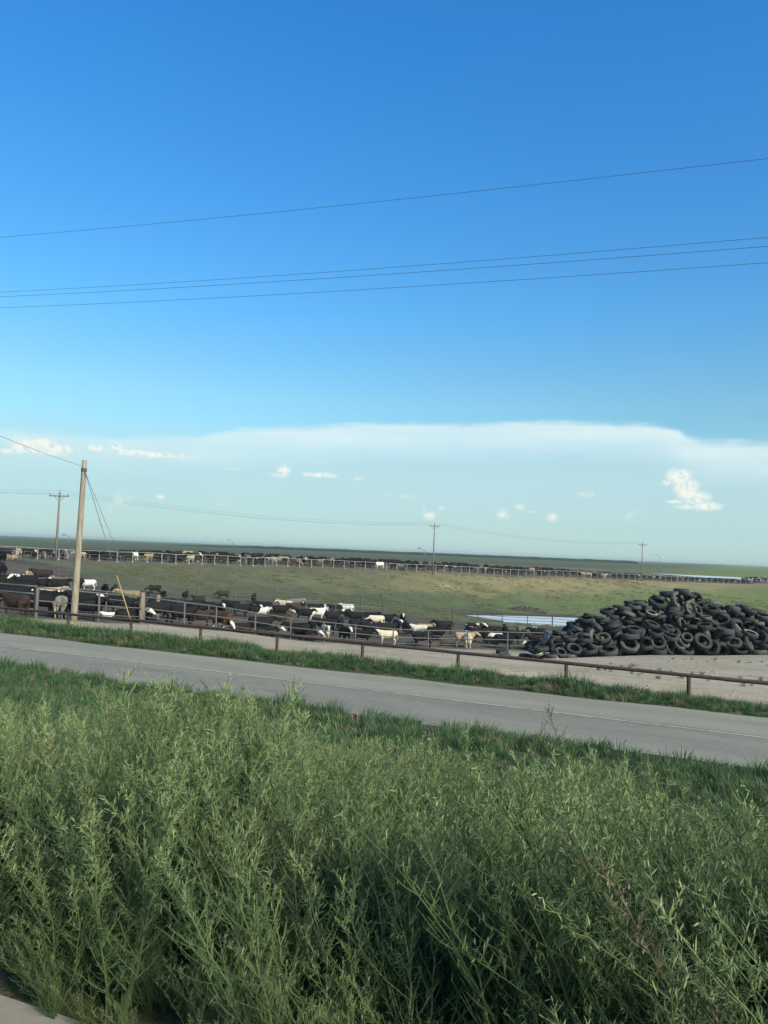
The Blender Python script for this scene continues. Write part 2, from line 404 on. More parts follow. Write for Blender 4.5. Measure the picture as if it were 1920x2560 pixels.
m, T, b = material('ground cover'); MAT['ground'] = m
pos = T.add('ShaderNodeNewGeometry').outputs['Position']
px_, py_, pz_ = T.separate(pos)[0:3]
def attr(T, name, kind='GEOMETRY'):
    n = T.add('ShaderNodeAttribute'); n.attribute_name = name; n.attribute_type = kind; return n
aA = attr(T, 'zoneA'); sA = T.add('ShaderNodeSeparateColor'); T.l.new(aA.outputs['Color'], sA.inputs[0])
aB = attr(T, 'zoneB'); sB = T.add('ShaderNodeSeparateColor'); T.l.new(aB.outputs['Color'], sB.inputs[0])
n_big = T.noise(pos, .035, 5, .6); n_mid = T.noise(pos, .22, 6, .62); n_fine = T.noise(pos, 2.2, 6, .65); n_grit = T.noise(pos, 14, 4, .7)
# fields: long strips parallel to the side road
strip = T.noise(T.combine(T.math('MULTIPLY', px_, .0006), T.math('MULTIPLY', py_, .006), 0.0), 1.0, 3, .5)
field = T.ramp(strip, [(.30, (.085, .095, .074)), (.48, (.120, .128, .095)), (.60, (.097, .108, .080)), (.75, (.165, .162, .098))])
field = T.mix(T.math('MULTIPLY', T.step(n_mid, .3, .7), .35), field, (.085, .08, .05))
col = field
# bank: green foot, dry tan crest, bare scrapes
streaks = T.noise(T.vmath('MULTIPLY', T.vmath('ADD', pos, (0, 0, 0)), (.16, .05, .5)), 1.0, 6, .62)
upn = T.math('ADD', sB.outputs[1], T.math('MULTIPLY_ADD', streaks, .7, -.35))
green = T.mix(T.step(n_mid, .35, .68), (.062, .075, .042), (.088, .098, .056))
sunlit = T.step(px_, -75, -10)  # sunlit right, cloud-shaded left: light put into the grass colour
green = T.mix(T.math('MULTIPLY', sunlit, .75), green, (.150, .182, .058))
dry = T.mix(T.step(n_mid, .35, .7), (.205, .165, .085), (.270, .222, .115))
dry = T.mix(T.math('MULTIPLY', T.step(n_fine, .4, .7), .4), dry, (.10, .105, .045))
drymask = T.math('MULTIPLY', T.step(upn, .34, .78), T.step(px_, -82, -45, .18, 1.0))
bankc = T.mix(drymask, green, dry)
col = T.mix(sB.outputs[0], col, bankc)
scr = T.noise(T.vmath('MULTIPLY', pos, (.11, .05, .2)), 1.0, 5, .7)
col = T.mix(T.math('MULTIPLY', T.math('MULTIPLY', T.step(scr, .655, .72), sB.outputs[0]), .75), col, (.30, .255, .18))
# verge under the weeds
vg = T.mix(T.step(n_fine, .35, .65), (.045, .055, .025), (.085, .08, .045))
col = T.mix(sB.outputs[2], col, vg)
# pens: trampled wet dirt
penc = T.mix(T.step(n_mid, .35, .7), (.070, .060, .046), (.115, .098, .075))
penc = T.mix(T.math('MULTIPLY', T.step(n_fine, .45, .7), .5), penc, (.045, .039, .032))
col = T.mix(sA.outputs[1], col, penc)
col = T.mix(sA.outputs[2], col, T.mix(T.step(n_mid, .35, .7), (.095, .082, .062), (.14, .12, .09)))
col = T.mix(T.math('MULTIPLY', sA.outputs[2], 0.0), col, field)
# apron: pale packed dirt with wheel tracks along the fence
trk = T.noise(T.vmath('MULTIPLY', pos, (.035, .75, .2)), 1.0, 5, .6)
ap = T.mix(T.step(n_mid, .3, .72), (.315, .265, .185), (.405, .345, .255))
ap = T.mix(T.math('MULTIPLY', T.step(trk, .45, .66), .55), ap, (.255, .215, .155))
ap = T.mix(T.math('MULTIPLY', T.step(n_fine, .5, .72), .35), ap, (.205, .170, .130))
ap = T.mix(T.math('MULTIPLY', T.step(T.noise(pos, .5, 6, .7), .60, .68), .45), ap, (.115, .125, .06))
ap = T.mix(T.math('MULTIPLY', T.step(n_grit, .55, .75), .3), ap, (.42, .37, .30))
rut = T.noise(T.vmath('ADD', T.vmath('MULTIPLY', pos, (.10, 1.6, .2)), T.vmath('SCALE', T.noise(pos, .12, 3, .5, out=1), scale=2.5)), 1.0, 4, .55)
ap = T.mix(T.math('MULTIPLY', T.step(rut, .56, .64), .42), ap, (.19, .155, .11))
ap = T.mix(T.math('MULTIPLY', T.step(T.noise(pos, .28, 5, .65), .56, .70), .5), ap, (.22, .185, .13))
col = T.mix(sA.outputs[0], col, ap)
mudn = T.add('ShaderNodeSeparateColor')
col = T.mix(T.math('MULTIPLY', aA.outputs['Alpha'], T.step(n_mid, .2, .55, .55, 1.0)), col, (.062, .055, .042))
T.put(b.inputs['Base Color'], col); b.inputs['Roughness'].default_value = .95; b.inputs['Specular IOR Level'].default_value = .1
bp = T.add('ShaderNodeBump'); bp.inputs['Strength'].default_value = .6; bp.inputs['Distance'].default_value = .12
T.put(bp.inputs['Height'], T.math('ADD', n_fine, T.math('MULTIPLY', n_grit, .3))); T.l.new(bp.outputs[0], b.inputs['Normal'])
g_obj = link('ground', gm, m); tag(g_obj, 'dirt, grass bank and flat fields of the feedlot', None, None, 'structure')

# water
m, T, b = material('pond water'); MAT['water'] = m
b.inputs['Base Color'].default_value = (.50, .54, .54, 1); b.inputs['Roughness'].default_value = .30; b.inputs['IOR'].default_value = 1.33  # bright sky reflection put into the pale base colour
b.inputs['Specular IOR Level'].default_value = .9
wn = T.noise(T.vmath('MULTIPLY', T.add('ShaderNodeNewGeometry').outputs['Position'], (1.0, 3.0, 1.0)), 1.2, 4, .6)
bp = T.add('ShaderNodeBump'); bp.inputs['Strength'].default_value = .06; bp.inputs['Distance'].default_value = .02
T.put(bp.inputs['Height'], wn); T.l.new(bp.outputs[0], b.inputs['Normal'])
def water(name, poly, z, lab):
    c = poly.mean(0); big = [(c[0]+(p[0]-c[0])*1.0, c[1]+(p[1]-c[1])*1.0) for p in poly]
    # a little beyond the shoreline so that the ground meets it
    out = []
    n = len(big)
    area = sum(big[i][0]*big[(i+1) % n][1]-big[(i+1) % n][0]*big[i][1] for i in range(n))
    for i in range(n):
        a = np.array(big[i-1]); q = np.array(big[i]); e = np.array(big[(i+1) % n])
        t = (e-a)/np.linalg.norm(e-a); nrm = np.array([t[1], -t[0]])*(1 if area > 0 else -1)
        out.append((*(q+nrm*.6), z))
    me = bpy.data.meshes.new(name); bm = bmesh.new()
    f = bm.faces.new([bm.verts.new(v) for v in out]); bmesh.ops.triangulate(bm, faces=[f]); bm.normal_update()
    for f in bm.faces:
        if f.normal.z < 0: f.normal_flip()
    bm.to_mesh(me); bm.free()
    tag(link(name, me, MAT['water']), lab, None, None, 'structure')
water('pond_water', pond, POND_Z, 'pale pond reflecting the sky below the grass bank')
water('lagoon_water', lagoon, LAGOON_Z, 'far strip of water beyond the distant pens')

# side road: two lanes of worn asphalt with a faded line, on the level strip
def road_z(x, y):
    t = (y-road_near(x))/(road_far(x)-road_near(x)); return .016+.035*max(0.0, 1-(2*t-1)**2)
def strip_mesh(name, y0f, y1f, z, x0=-160, x1=90, step=2.0, crown=None, wob=0.0):
    xs = np.arange(x0, x1+step, step); ts = np.linspace(0, 1, 7); V = []; Fc = []
    for i, x in enumerate(xs):
        a, c = y0f(x), y1f(x)
        for j, t in enumerate(ts):
            w = 0
            if wob and j in (0, 6): w = (float(vnoise(np.array(x), np.array(j*3.1), 1.7, 8))-.5)*wob
            y = a+(c-a)*t+w; V.append((x, y, z + (road_z(x, y) if crown else 0)))
    n = len(ts)
    for i in range(len(xs)-1):
        for j in range(n-1): Fc.append((i*n+j, (i+1)*n+j, (i+1)*n+j+1, i*n+j+1))
    return mesh_np(name, V, Fc, True)
SL = .035
road_near = lambda x: 16.9+SL*x*.6; road_line = lambda x: 20.0+SL*x; road_far = lambda x: 22.75+SL*x
def asphalt(name, col, col2, grit=.3):
    m, T, b = material(name)
    pos = T.add('ShaderNodeNewGeometry').outputs['Position']
    n1 = T.noise(T.vmath('MULTIPLY', pos, (.12, .9, 1)), 1.0, 6, .6); n2 = T.noise(pos, 9.0, 5, .7); n3 = T.noise(pos, .8, 5, .6)
    c = T.mix(T.step(n1, .3, .7), col, col2)
    c = T.mix(T.math('MULTIPLY', T.step(n2, .45, .75), grit), c, tuple(v*1.35 for v in col2))
    c = T.mix(T.math('MULTIPLY', T.step(n3, .55, .72), .25), c, tuple(v*.7 for v in col))
    cr = T.add('ShaderNodeTexVoronoi', feature='DISTANCE_TO_EDGE'); cr.inputs['Scale'].default_value = .35
    T.put(cr.inputs['Vector'], T.vmath('ADD', pos, T.vmath('SCALE', T.noise(pos, 1.3, 4, .6, out=1), scale=.9)))
    c = T.mix(T.math('MULTIPLY', T.math('MULTIPLY', T.step(cr.outputs['Distance'], .010, .002), T.step(n3, .4, .65)), .35), c, tuple(v*.45 for v in col))
    T.put(b.inputs['Base Color'], c); b.inputs['Roughness'].default_value = .9; b.inputs['Specular IOR Level'].default_value = .25
    bp = T.add('ShaderNodeBump'); bp.inputs['Strength'].default_value = .35; bp.inputs['Distance'].default_value = .01
    T.put(bp.inputs['Height'], n2); T.l.new(bp.outputs[0], b.inputs['Normal'])
    return m
MAT['road_far'] = asphalt('pale worn asphalt', (.198, .188, .140), (.246, .233, .175))
MAT['road_near'] = asphalt('darker chip seal', (.165, .155, .124), (.212, .198, .160), .45)
tag(link('side_road', strip_mesh('side_road', road_near, road_far, 0.0, crown=True, wob=.5), MAT['road_near']), 'narrow grey asphalt side road below the weedy bank', None, None, 'structure')
tag(link('road_lane', strip_mesh('road_lane', lambda x: road_line(x)+.06, lambda x: road_far(x)-.08, .004, crown=True, wob=.35), MAT['road_far']), 'paler far lane of the side road', None, None, 'structure')
m, T, b = material('faded line paint'); MAT['paint'] = m
pos = T.add('ShaderNodeNewGeometry').outputs['Position']
c = T.mix(T.step(T.noise(pos, 5.0, 6, .7), .42, .62), (.40, .37, .26), (.25, .23, .185))
T.put(b.inputs['Base Color'], c); b.inputs['Roughness'].default_value = .85
tag(link('road_marking', strip_mesh('road_marking', lambda x: road_line(x)-.05, lambda x: road_line(x)+.05, .008, crown=True), m), 'faded yellow line along the side road', None, None, 'structure')
# highway pavement on top of the bank, its ragged edge in the lower left corner
MAT['highway'] = asphalt('highway concrete', (.20, .185, .155), (.25, .232, .198), .3)
tag(link('highway', strip_mesh('highway', lambda x: -11.5, lambda x: 2.20, 2.175, x0=-120, x1=120, step=.4, wob=.22), MAT['highway']), 'worn concrete edge of the highway shoulder', None, None, 'structure')

# far crop: a dark standing strip on the horizon
MAT['crop'] = simple('far crop leaves', (.020, .032, .020), .9, 0, .35, .05, .1)
xs = np.linspace(430, 1597, 260); V = []; Fc = []
for i, x in enumerate(xs):
    d = at_depth(x, 1360, 900); d2 = at_depth(x, 1360, 1040)
    h = (2.3+.7*float(vnoise(np.array(x), np.array(0.), 23, 3))+.4*random.random())*min(1, (x-430)/220)*min(1, (1600-x)/25+.35)
    for p, q in ((d, 0), (d, h), (d2, h+.3), (d2, 0)): V.append((p[0], p[1], q-.02))
for i in range(len(xs)-1):
    for j in range(3): Fc.append((i*4+j, (i+1)*4+j, (i+1)*4+j+1, i*4+j+1))
tag(link('far_crop', mesh_np('far_crop', V, Fc), MAT['crop']), 'dark strip of standing crop along the horizon', None, None, 'stuff')

# ------------------------------------------------------------------ fences, poles and lines
POST8 = unit_post('post', 8); POST12 = unit_post('round_post', 12)
def put_post(parent, mesh, mat, base, h, r, name='post', lean=None, sink=.25):
    L = np.array(parent.location); b0 = np.array(base, float)-L; b0[2] -= sink
    d = Vector((0, 0, 1)) if lean is None else Vector(lean).normalized()
    return link(name, mesh, mat, parent, b0, d.to_track_quat('Z', 'Y'), (r, r, h+sink))
def put_rail(parent, pts, r, mat, name='rail', sides=8):
    L = np.array(parent.location); V, Fc = tube(np.asarray(pts)-L, r, sides)
    return link(name, mesh_np(name, V, Fc, True), mat, parent)
def along(pts, spacing):
    """points every `spacing` metres along a ground polyline"""
    P = np.asarray(pts, float); seg = np.linalg.norm(np.diff(P[:, :2], axis=0), axis=1); s = np.concatenate([[0], np.cumsum(seg)])
    n = int(s[-1]//spacing); t = np.linspace(0, s[-1], n+1)
    x = np.interp(t, s, P[:, 0]); y = np.interp(t, s, P[:, 1])
    return np.stack([x, y, ground(x, y)], -1)
def jit(a): return (random.uniform(-a, a), random.uniform(-a, a), 1)

# 1 low rusty rail along the side road
xs = [-1.6-3.58*k for k in range(-3, 14)]
rf = empty('rail_fence', (xs[0], 24.45, 0), 'low rusty single rail pipe fence along the side road', 'fence')
rail_pts = []
for k, x in enumerate(xs):
    z = float(ground(x, 24.45)); put_post(rf, POST12, MAT['rust'], (x, 24.45, z), .66, .058, lean=jit(.012))
    rail_pts.append((x, 24.45, z+.70+random.uniform(-.012, .012)))
fine = []
for a, c in zip(rail_pts[:-1], rail_pts[1:]):
    for t in np.linspace(0, 1, 4)[:-1]:
        q = np.array(a)*(1-t)+np.array(c)*t; q[2] += random.uniform(-.006, .006); fine.append(q)
put_rail(rf, fine+[np.array(rail_pts[-1])], .056, MAT['rust'], sides=12)

# 2 pen fence: grey pipe, top and middle rails
PH = 1.52
pf = empty('pen_fence', pen_fence[0], 'grey pipe pen fence slanting down in front of the near cattle', 'fence')
pts = along(pen_fence, 3.3); pen_posts = pts
for k, p in enumerate(pts): put_post(pf, POST12, MAT['grey_pipe'], p, PH, .055 if k else .095, lean=jit(.02))
for h, r in ((PH-.02, .038), (PH*.56, .033), (.36, .022)):
    put_rail(pf, pts+np.array([0, 0.07, h]), r, MAT['grey_pipe'])
# 3 gate section left of the corner post
c0 = pen_fence[0]
gf = empty('pen_gate', (c0[0]-.12, c0[1], c0[2]), 'grey four rail pipe gate at the corner of the near pen', 'gate')
gl = [(c0[0]-.16-3.6*k/4, c0[1]+.02*k, float(ground(c0[0]-3.6*k/4, c0[1]))) for k in range(5)]
for h in (.42, .80, 1.18, 1.55): put_rail(gf, np.array(gl)+np.array([0, 0, h]), .042, MAT['grey_pipe'])
put_post(gf, POST12, MAT['grey_pipe'], gl[-1], 1.62, .055, 'gate_stile')
put_post(gf, POST12, MAT['grey_pipe'], np.array(gl[0])+np.array([.07, 0, 0]), 1.62, .045, 'gate_stile')
wf = empty('pen_fence', (c0[0]-3.95, c0[1]+.1, c0[2]), 'grey four rail pen fence beyond the gate at the picture edge', 'fence')
wl = np.array([(c0[0]-3.95-3.3*k, c0[1]+.1, float(ground(c0[0]-3.95-3.3*k, c0[1]+.1))) for k in range(5)])
for p in wl: put_post(wf, POST12, MAT['grey_pipe'], p, 1.6, .06)
for h in (.42, .80, 1.18, 1.55): put_rail(wf, wl+np.array([0, .06, h]), .042, MAT['grey_pipe'])
# 4 inner alley fence behind it
inner = [place(x, d)[0] for x, d in ((150, 46), (230, 48), (330, 51), (440, 54), (520, 58))]
inf = empty('alley_fence', inner[0], 'grey pipe alley fence among the cattle behind the near pen fence', 'fence')
pts = along(inner, 3.4)
for p in pts: put_post(inf, POST8, MAT['grey_pipe'], p, 1.45, .05, lean=jit(.03))
for h in (1.42, .95, .48): put_rail(inf, pts+np.array([0, .06, h]), .034, MAT['grey_pipe'])
# 5 middle cross fence
mid = [place(x, d)[0] for x, d in ((590, 90), (700, 91), (830, 92), (960, 92))]
mf = empty('cross_fence', mid[0], 'thin pipe cross fence behind the white and black cattle in the middle', 'fence')
pts = along(mid, 4.5)
for p in pts: put_post(mf, POST8, MAT['grey_pipe'], p, 1.5, .05, lean=jit(.03))
for h in (1.47, .85): put_rail(mf, pts+np.array([0, .06, h]), .036, MAT['grey_pipe'])
# 6 back fence of the pen, below the bank
bf = empty('back_fence', back_fence[0], 'dark many rail fence along the foot of the grass bank', 'fence')
pts = along(back_fence, 3.2)
for k, p in enumerate(pts): put_post(bf, POST8, MAT['dark_pipe'], p, 1.62 if k % 4 else 1.85, .055 if k % 4 else .09, lean=jit(.03))
for h in (1.52, 1.15, .78, .40): put_rail(bf, pts+np.array([0, .06, h]), .032, MAT['dark_pipe'], sides=6)
# 7 cable fence up the dirt slope
cf_ = [place(x, d)[0] for x, d in ((250, 86), (143, 92), (100, 98), (50, 106), (-20, 108))]
sf = empty('slope_fence', cf_[0], 'thin dark post and cable fence climbing the bare dirt slope', 'fence')
pts = along(cf_, 3.6)
for p in pts: put_post(sf, POST8, MAT['dark_pipe'], p, 1.75, .05, lean=jit(.04))
for h in (1.6, 1.2, .8, .4): put_rail(sf, pts+np.array([0, .05, h]), .014, MAT['dark_pipe'], 'cable', 5)
# 8 far feed line on the crest
FH = 1.65
ff_ = empty('feedlot_fence', far_fence[0], 'long pale post and rail fence along the far pens on the crest', 'fence')
far_posts = along(far_fence, 2.9)
foot_m = None
for k, p in enumerate(far_posts):
    po = put_post(ff_, POST8, MAT['pale_post'], p, FH, .075, lean=jit(.02))
    if k < 26:
        V, Fc = [], []; boxv((0, 0, .06+.25), (.30, .30, .22), V, Fc)
        if foot_m is None: foot_m = mesh_np('footing', V, Fc)
        fo = link('footing', foot_m, MAT['pale_post'], ff_, np.array(p)-np.array(ff_.location)-np.array([0, 0, .25]), (0, 0, random.uniform(0, 1.5)))
put_rail(ff_, far_posts+np.array([0, .05, FH-.03]), .05, MAT['pale_post'], 'rail', 6)
put_rail(ff_, far_posts+np.array([0, .05, FH*.62]), .03, MAT['grey_pipe'], 'cable', 6)

# wooden posts by the guy wire
for px, d, h, r, lab in ((352, 43.6, 1.75, .15, 'thick grey wooden post beside the guy wire anchor'),
                         (392, 52, 1.7, .15, 'shorter looking wooden post among black cattle behind the pen fence')):
    p, _ = place(px, d)
    V, Fc = tube([(0, 0, -.3), (0, 0, .6), (.01, 0, h-.03), (.01, 0, h)], [r*1.06, r, r*.96, r*.9], 14)
    tag(link('wooden_post', mesh_np('wooden_post', V, Fc, True), MAT['post_wood'], None, p), lab, 'post', 'wooden posts by the pen fence')

# near bare pole with its span wire and guy
pb, _ = place(184, 38.6)
ptop = at_depth(211.5, 1150, 38.9)
np_ = empty('utility_pole', pb, 'tall bare weathered wooden pole in front of the near pen', 'utility pole')
n = 14; line = [np.array([0, 0, -.4])*(1) if i == 0 else (ptop-pb)*(i/(n-1)) for i in range(n)]
rads = [.175-.055*i/(n-1)+random.uniform(-.003, .003) for i in range(n)]
V, Fc = tube(line, rads, 20); link('shaft', mesh_np('shaft', V, Fc, True), MAT['pole_wood'], np_)
for dz in (-.45, -.55):
    V, Fc = tube([np.array(ptop-pb)+np.array([0, 0, dz-.03]), np.array(ptop-pb)+np.array([0, 0, dz+.03])], .145, 16)
    link('band', mesh_np('band', V, Fc, True), MAT['guy'], np_)
anchor = at_z(336, 1552, -.1); anchor, _ = place(336, 37.5)
gtop = ptop+np.array([.10, -.08, -.5])
gw = empty('guy_wire', anchor, 'steel guy wire with yellow guard bracing the bare pole', 'guy wire')
def seg(a, c, r, mat, name, par, sides=8):
    L = np.array(par.location); V, Fc = tube([np.array(a)-L, (np.array(a)+np.array(c))/2-L, np.array(c)-L], r, sides)
    return link(name, mesh_np(name, V, Fc, True), mat, par)
anc_b = anchor+np.array([0, 0, -.2])
lerp = lambda t: anc_b*(1-t)+gtop*t
seg(lerp(0), lerp(1), .012, MAT['guy'], 'cable', gw)
seg(lerp(.05), lerp(.34), .030, MAT['yellow'], 'guard', gw, 10)
seg(lerp(.64), lerp(.69), .035, MAT['insulator'], 'insulator', gw, 10)
off = np.array([.55, .5, 0]); gw2 = empty('guy_wire', anchor+off, 'thinner second guy wire behind the yellow guarded one', 'guy wire')
seg(anc_b+off, gtop+np.array([.02, .05, -.12]), .010, MAT['guy'], 'cable', gw2)
far_end = at_depth(-200, 1000, 30)
def wire_mesh(name, pts, r, mat, lab, cat='cable', group=None, sides=6):
    o = np.array(pts[0]); V, Fc = tube(np.asarray(pts)-o, r, sides)
    return tag(link(name, mesh_np(name, V, Fc, True), mat, None, o), lab, cat, group)
A = ptop+np.array([-.12, -.05, -.32]); B = at_depth(0, 1076, 33); E_ = A+(B-A)*2.6
sp = [A*(1-t)+E_*t-np.array([0, 0, 1])*(.25*4*t*(1-t)) for t in np.linspace(0, 1, 16)]
wire_mesh('span_wire', sp, .008, MAT['guy'], 'single wire running from the bare pole top out of the frame', 'cable')

# far line of poles with cross-arms
def cross_pole(px, depth, py_top, lab, arm=2.4, r=.17, mat='grey_wood'):
    base, _ = place(px, depth)
    top = at_depth(*{True: (px, py_top), False: (px, py_top)}[True], depth); h = top[2]-base[2]
    lean_x = top-base; lean_x[2] = 0
    root = empty('utility_pole', base, lab, 'utility pole', 'poles along the far pens')
    ax = np.array([RT[0], RT[1], 0]); ax /= np.linalg.norm(ax)
    V, Fc = tube([(0, 0, -.4), (0, 0, h*.5), (0, 0, h)], [r, r*.85, r*.68], 10); link('shaft', mesh_np('shaft', V, Fc, True), MAT[mat], root)
    V, Fc = [], []; rot = np.array([[ax[0], -ax[1], 0], [ax[1], ax[0], 0], [0, 0, 1]])
    boxv((0, 0, h-.55), (arm, .16, .17), V, Fc, rot); arm_o = link('crossarm', mesh_np('crossarm', V, Fc), MAT[mat], root, (ax[1]*.17, -ax[0]*.17, 0))
    for s in (-1, 1):
        V, Fc = tube([ax*s*.75+np.array([0, 0, h-.62]), np.array([0, 0, h-1.35])], .03, 6); link('brace', mesh_np('brace', V, Fc, True), MAT[mat], root)
    ends = []
    for s, z in ((-1, h-.46), (1, h-.46), (0, h)):
        q = ax*s*(arm/2-.12)+np.array([ax[1]*.17, -ax[0]*.17, 0])*abs(s)
        V, Fc = tube([(0, 0, 0), (0, 0, .10), (0, 0, .2), (0, 0, .32)], [.045, .085, .075, .05], 8)
        link('insulator', mesh_np('insulator', V, Fc, True), MAT['insulator'], arm_o if s else root, q+np.array([0, 0, z])-(np.array([ax[1]*.17, -ax[0]*.17, 0]) if s else 0)); ends.append(base+q+np.array([0, 0, z+.32]))
    return ends
e1 = cross_pole(139, 113, 1230, 'grey power pole with crossarm beside the bare wooden pole', 2.9, .19)
e2 = cross_pole(1082, 174, 1309, 'grey power pole with crossarm in the middle of the far pens')
e3 = cross_pole(1604, 225, 1357, 'grey power pole with crossarm behind the tyre pile')
p0 = at_depth(-700, 1160, 95)
def sag(a, c, s, n=24): return [a*(1-t)+c*t-np.array([0, 0, s*4*t*(1-t)]) for t in np.linspace(0, 1, n)]
names = ['left conductor', 'right conductor', 'top conductor']
for k, nm in enumerate(names):
    for (a, c, where, s) in ((p0+np.array([k*.8, 0, 0]), e1[k], 'from beyond the frame to the pole beside the bare one', 1.0),
                             (e1[k], e2[k], 'sagging from the first to the middle crossarm pole', 1.5),
                             (e2[k], e3[k], 'from the middle crossarm pole to the one behind the tyres', 1.5)):
        wire_mesh('power_line', sag(np.array(a), np.array(c), s), .011, MAT['wire'], f'thin faint {nm} {where}', 'cable', 'wires of the far pole line', 5)
# overhead lines that follow the highway; their poles stand outside the frame
OVER = [(((0,594),(960,500),(1920,398)), 13.0, 'highest thin overhead wire crossing the blue sky'),
        (((0,730),(960,672),(1920,592)), 13.7, 'second overhead wire, upper one of the close pair'),
        (((0,741),(960,690),(1920,613)), 12.3, 'third overhead wire, lower one of the close pair'),
        (((0,769),(960,723),(1920,655)), 13.0, 'lowest overhead wire crossing the blue sky')]
XL, XR = -44.0, 70.0; ends_l = []; ends_r = []
for (pp, Y, lab) in OVER:
    q = [at_Y(x, y, Y) for x, y in pp]; co = np.polyfit([v[0] for v in q], [v[2] for v in q], 2)
    co = np.array([.00085, 0, 0]); A2 = np.array([[v[0], 1] for v in q]); rhs = np.array([v[2]-co[0]*v[0]**2 for v in q])
    s_, i_ = np.linalg.lstsq(A2, rhs, rcond=None)[0]
    X = np.linspace(XL, XR, 60); Z = co[0]*X**2+s_*X+i_
    wire_mesh('overhead_wire', np.stack([X, np.full_like(X, Y), Z], -1), .0037, MAT['wire'], lab, 'cable', 'overhead wires along the highway')
# feedlot lamp posts, small against the sky
def lamp_post(px, depth, py_top, side, lab):
    base, _ = place(px, depth); top = at_depth(px, py_top, depth); h = top[2]-base[2]
    root = empty('lamp_post', base, lab, 'lamp post', 'feedlot lamp posts')
    ax = np.array([RT[0], RT[1], 0])*side
    V, Fc = tube([(0, 0, -.4), (0, 0, h*.5), (0, 0, h-.6)], [.12, .10, .08], 8); link('pole', mesh_np('pole', V, Fc, True), MAT['lamp'], root)
    V, Fc = tube([(0, 0, h-.7), ax*.5+np.array([0, 0, h-.35]), ax*1.3+np.array([0, 0, h])], .05, 6); arm_o = link('arm', mesh_np('arm', V, Fc, True), MAT['lamp'], root)
    V, Fc = tube([ax*1.15+np.array([0, 0, h+.02]), ax*1.5+np.array([0, 0, h+.04]), ax*2.0+np.array([0, 0, h-.05])], [.07, .13, .07], 8); link('lamp_head', mesh_np('lamp_head', V, Fc, True), MAT['lamp'], arm_o)
lamp_post(171, 210, 1337, -1, 'small lamp post on the horizon next to the bare pole')
lamp_post(582, 260, 1350, -1, 'lone lamp post on the horizon above the far pens')
lamp_post(1061, 205, 1371, -1, 'lamp post just beside the middle power pole')
lamp_post(1648, 330, 1387, -1, 'lamp post on the flat beyond the tyre pile')

# concrete trough at the end of the pen fence
tb, _ = place(1392, 63.4)
rx = np.array([RT[0], RT[1], 0]); rx /= np.linalg.norm(rx); ry = np.array([-rx[1], rx[0], 0])
rotm = np.stack([rx, ry, [0, 0, 1]], 1)
tk = empty('concrete_tank', tb, 'blue grey concrete water tank beside the tyre pile', 'tank')
def bevel_box(name, c, s, mat, par, bev=.04):
    bm = bmesh.new(); bmesh.ops.create_cube(bm, size=1.0); bmesh.ops.scale(bm, vec=s, verts=bm.verts)
    bmesh.ops.bevel(bm, geom=list(bm.edges), offset=bev, segments=2, affect='EDGES')
    M3 = Matrix(rotm.tolist()).to_4x4(); M3.translation = Vector(rotm @ np.array(c)); bm.transform(M3)
    me = bpy.data.meshes.new(name); bm.to_mesh(me); bm.free(); return link(name, me, mat, par)
bevel_box('wall', (.6, 0, .78), (3.0, 1.8, 1.6), MAT['concrete'], tk)
bevel_box('rim', (.6, 0, 1.66), (3.12, 1.92, .14), MAT['dark_pipe'], tk, .03)
for sx in (-.55, .55): bevel_box('rib', (.6+sx, -.93, .78), (.12, .10, 1.5), MAT['concrete'], tk, .02)

# debris heap on the meadow
mb, _ = place(1310, 150)
V, Fc = [], []
for i in range(9):
    for j in range(17):
        u = (j-8)/8; v = (i-4)/4; h = max(0, 1-u*u-v*v)
        V.append((rx*u*4.2+ry*v*2.2)+np.array([0, 0, -.15+.95*h*(.7+.6*random.random())]))
for i in range(8):
    for j in range(16): Fc.append((i*17+j, i*17+j+1, (i+1)*17+j+1, (i+1)*17+j))
dh = empty('debris_heap', mb, 'low dark heap of soil and branches on the green meadow', 'debris heap')
MAT['soil'] = simple('dark heap soil', (.055, .047, .038), .95, 0, .4, 2.5, .1)
link('soil', mesh_np('soil', V, Fc), MAT['soil'], dh)
for k in range(7):
    a = rx*random.uniform(-3, 3)+ry*random.uniform(-1, 1); d = rx*random.uniform(-1.4, 1.4)+np.array([0, 0, random.uniform(.3, .8)])
    V, Fc = tube([a+np.array([0, 0, .3]), a+d*.6+np.array([0, 0, .5]), a+d+np.array([0, 0, .5])], [.07, .05, .02], 6); link('branch', mesh_np('branch', V, Fc, True), MAT['grey_wood'], dh)

# ------------------------------------------------------------------ tyres
def tyre_mesh(name, R, w, bead, lugs=30, squash=1.0):
    S = lugs*2; V = []; Fc = []; h = w/2
    prof = [(bead, -h*.62), (bead+.03, -h*.80), ((bead+R)*.5, -h*1.0), (R*.90, -h*.97), (R*.965, -h*.86), (R*.985, -h*.45), (R, 0.0),
            (R*.985, h*.45), (R*.965, h*.86), (R*.90, h*.97), ((bead+R)*.5, h*1.0), (bead+.03, h*.80), (bead, h*.62),
            (bead+.05, h*.60), (R*.88, h*.72), (R*.93, 0), (R*.88, -h*.72), (bead+.05, -h*.60)]
    n = len(prof)
    for s in range(S):
        t = 2*math.pi*s/S
        for k, (r, z) in enumerate(prof):
            rr = r
            if k in (3, 4, 8, 9) and s % 2: rr = r-.022
            if k in (5, 7) and s % 4 < 2: rr = r-.008
            V.append((rr*math.cos(t)*squash, rr*math.sin(t)/squash, z))
    for s in range(S):
        s2 = (s+1) % S
        for k in range(n): Fc.append((s*n+k, s2*n+k, s2*n+(k+1) % n, s*n+(k+1) % n))
    m = mesh_np(name, V, Fc, False)
    sm = [True]*len(m.polygons)
    for s in range(S):
        for k in (3, 4, 7, 8): sm[s*n+k] = False
    m.polygons.foreach_set('use_smooth', sm)
    return m
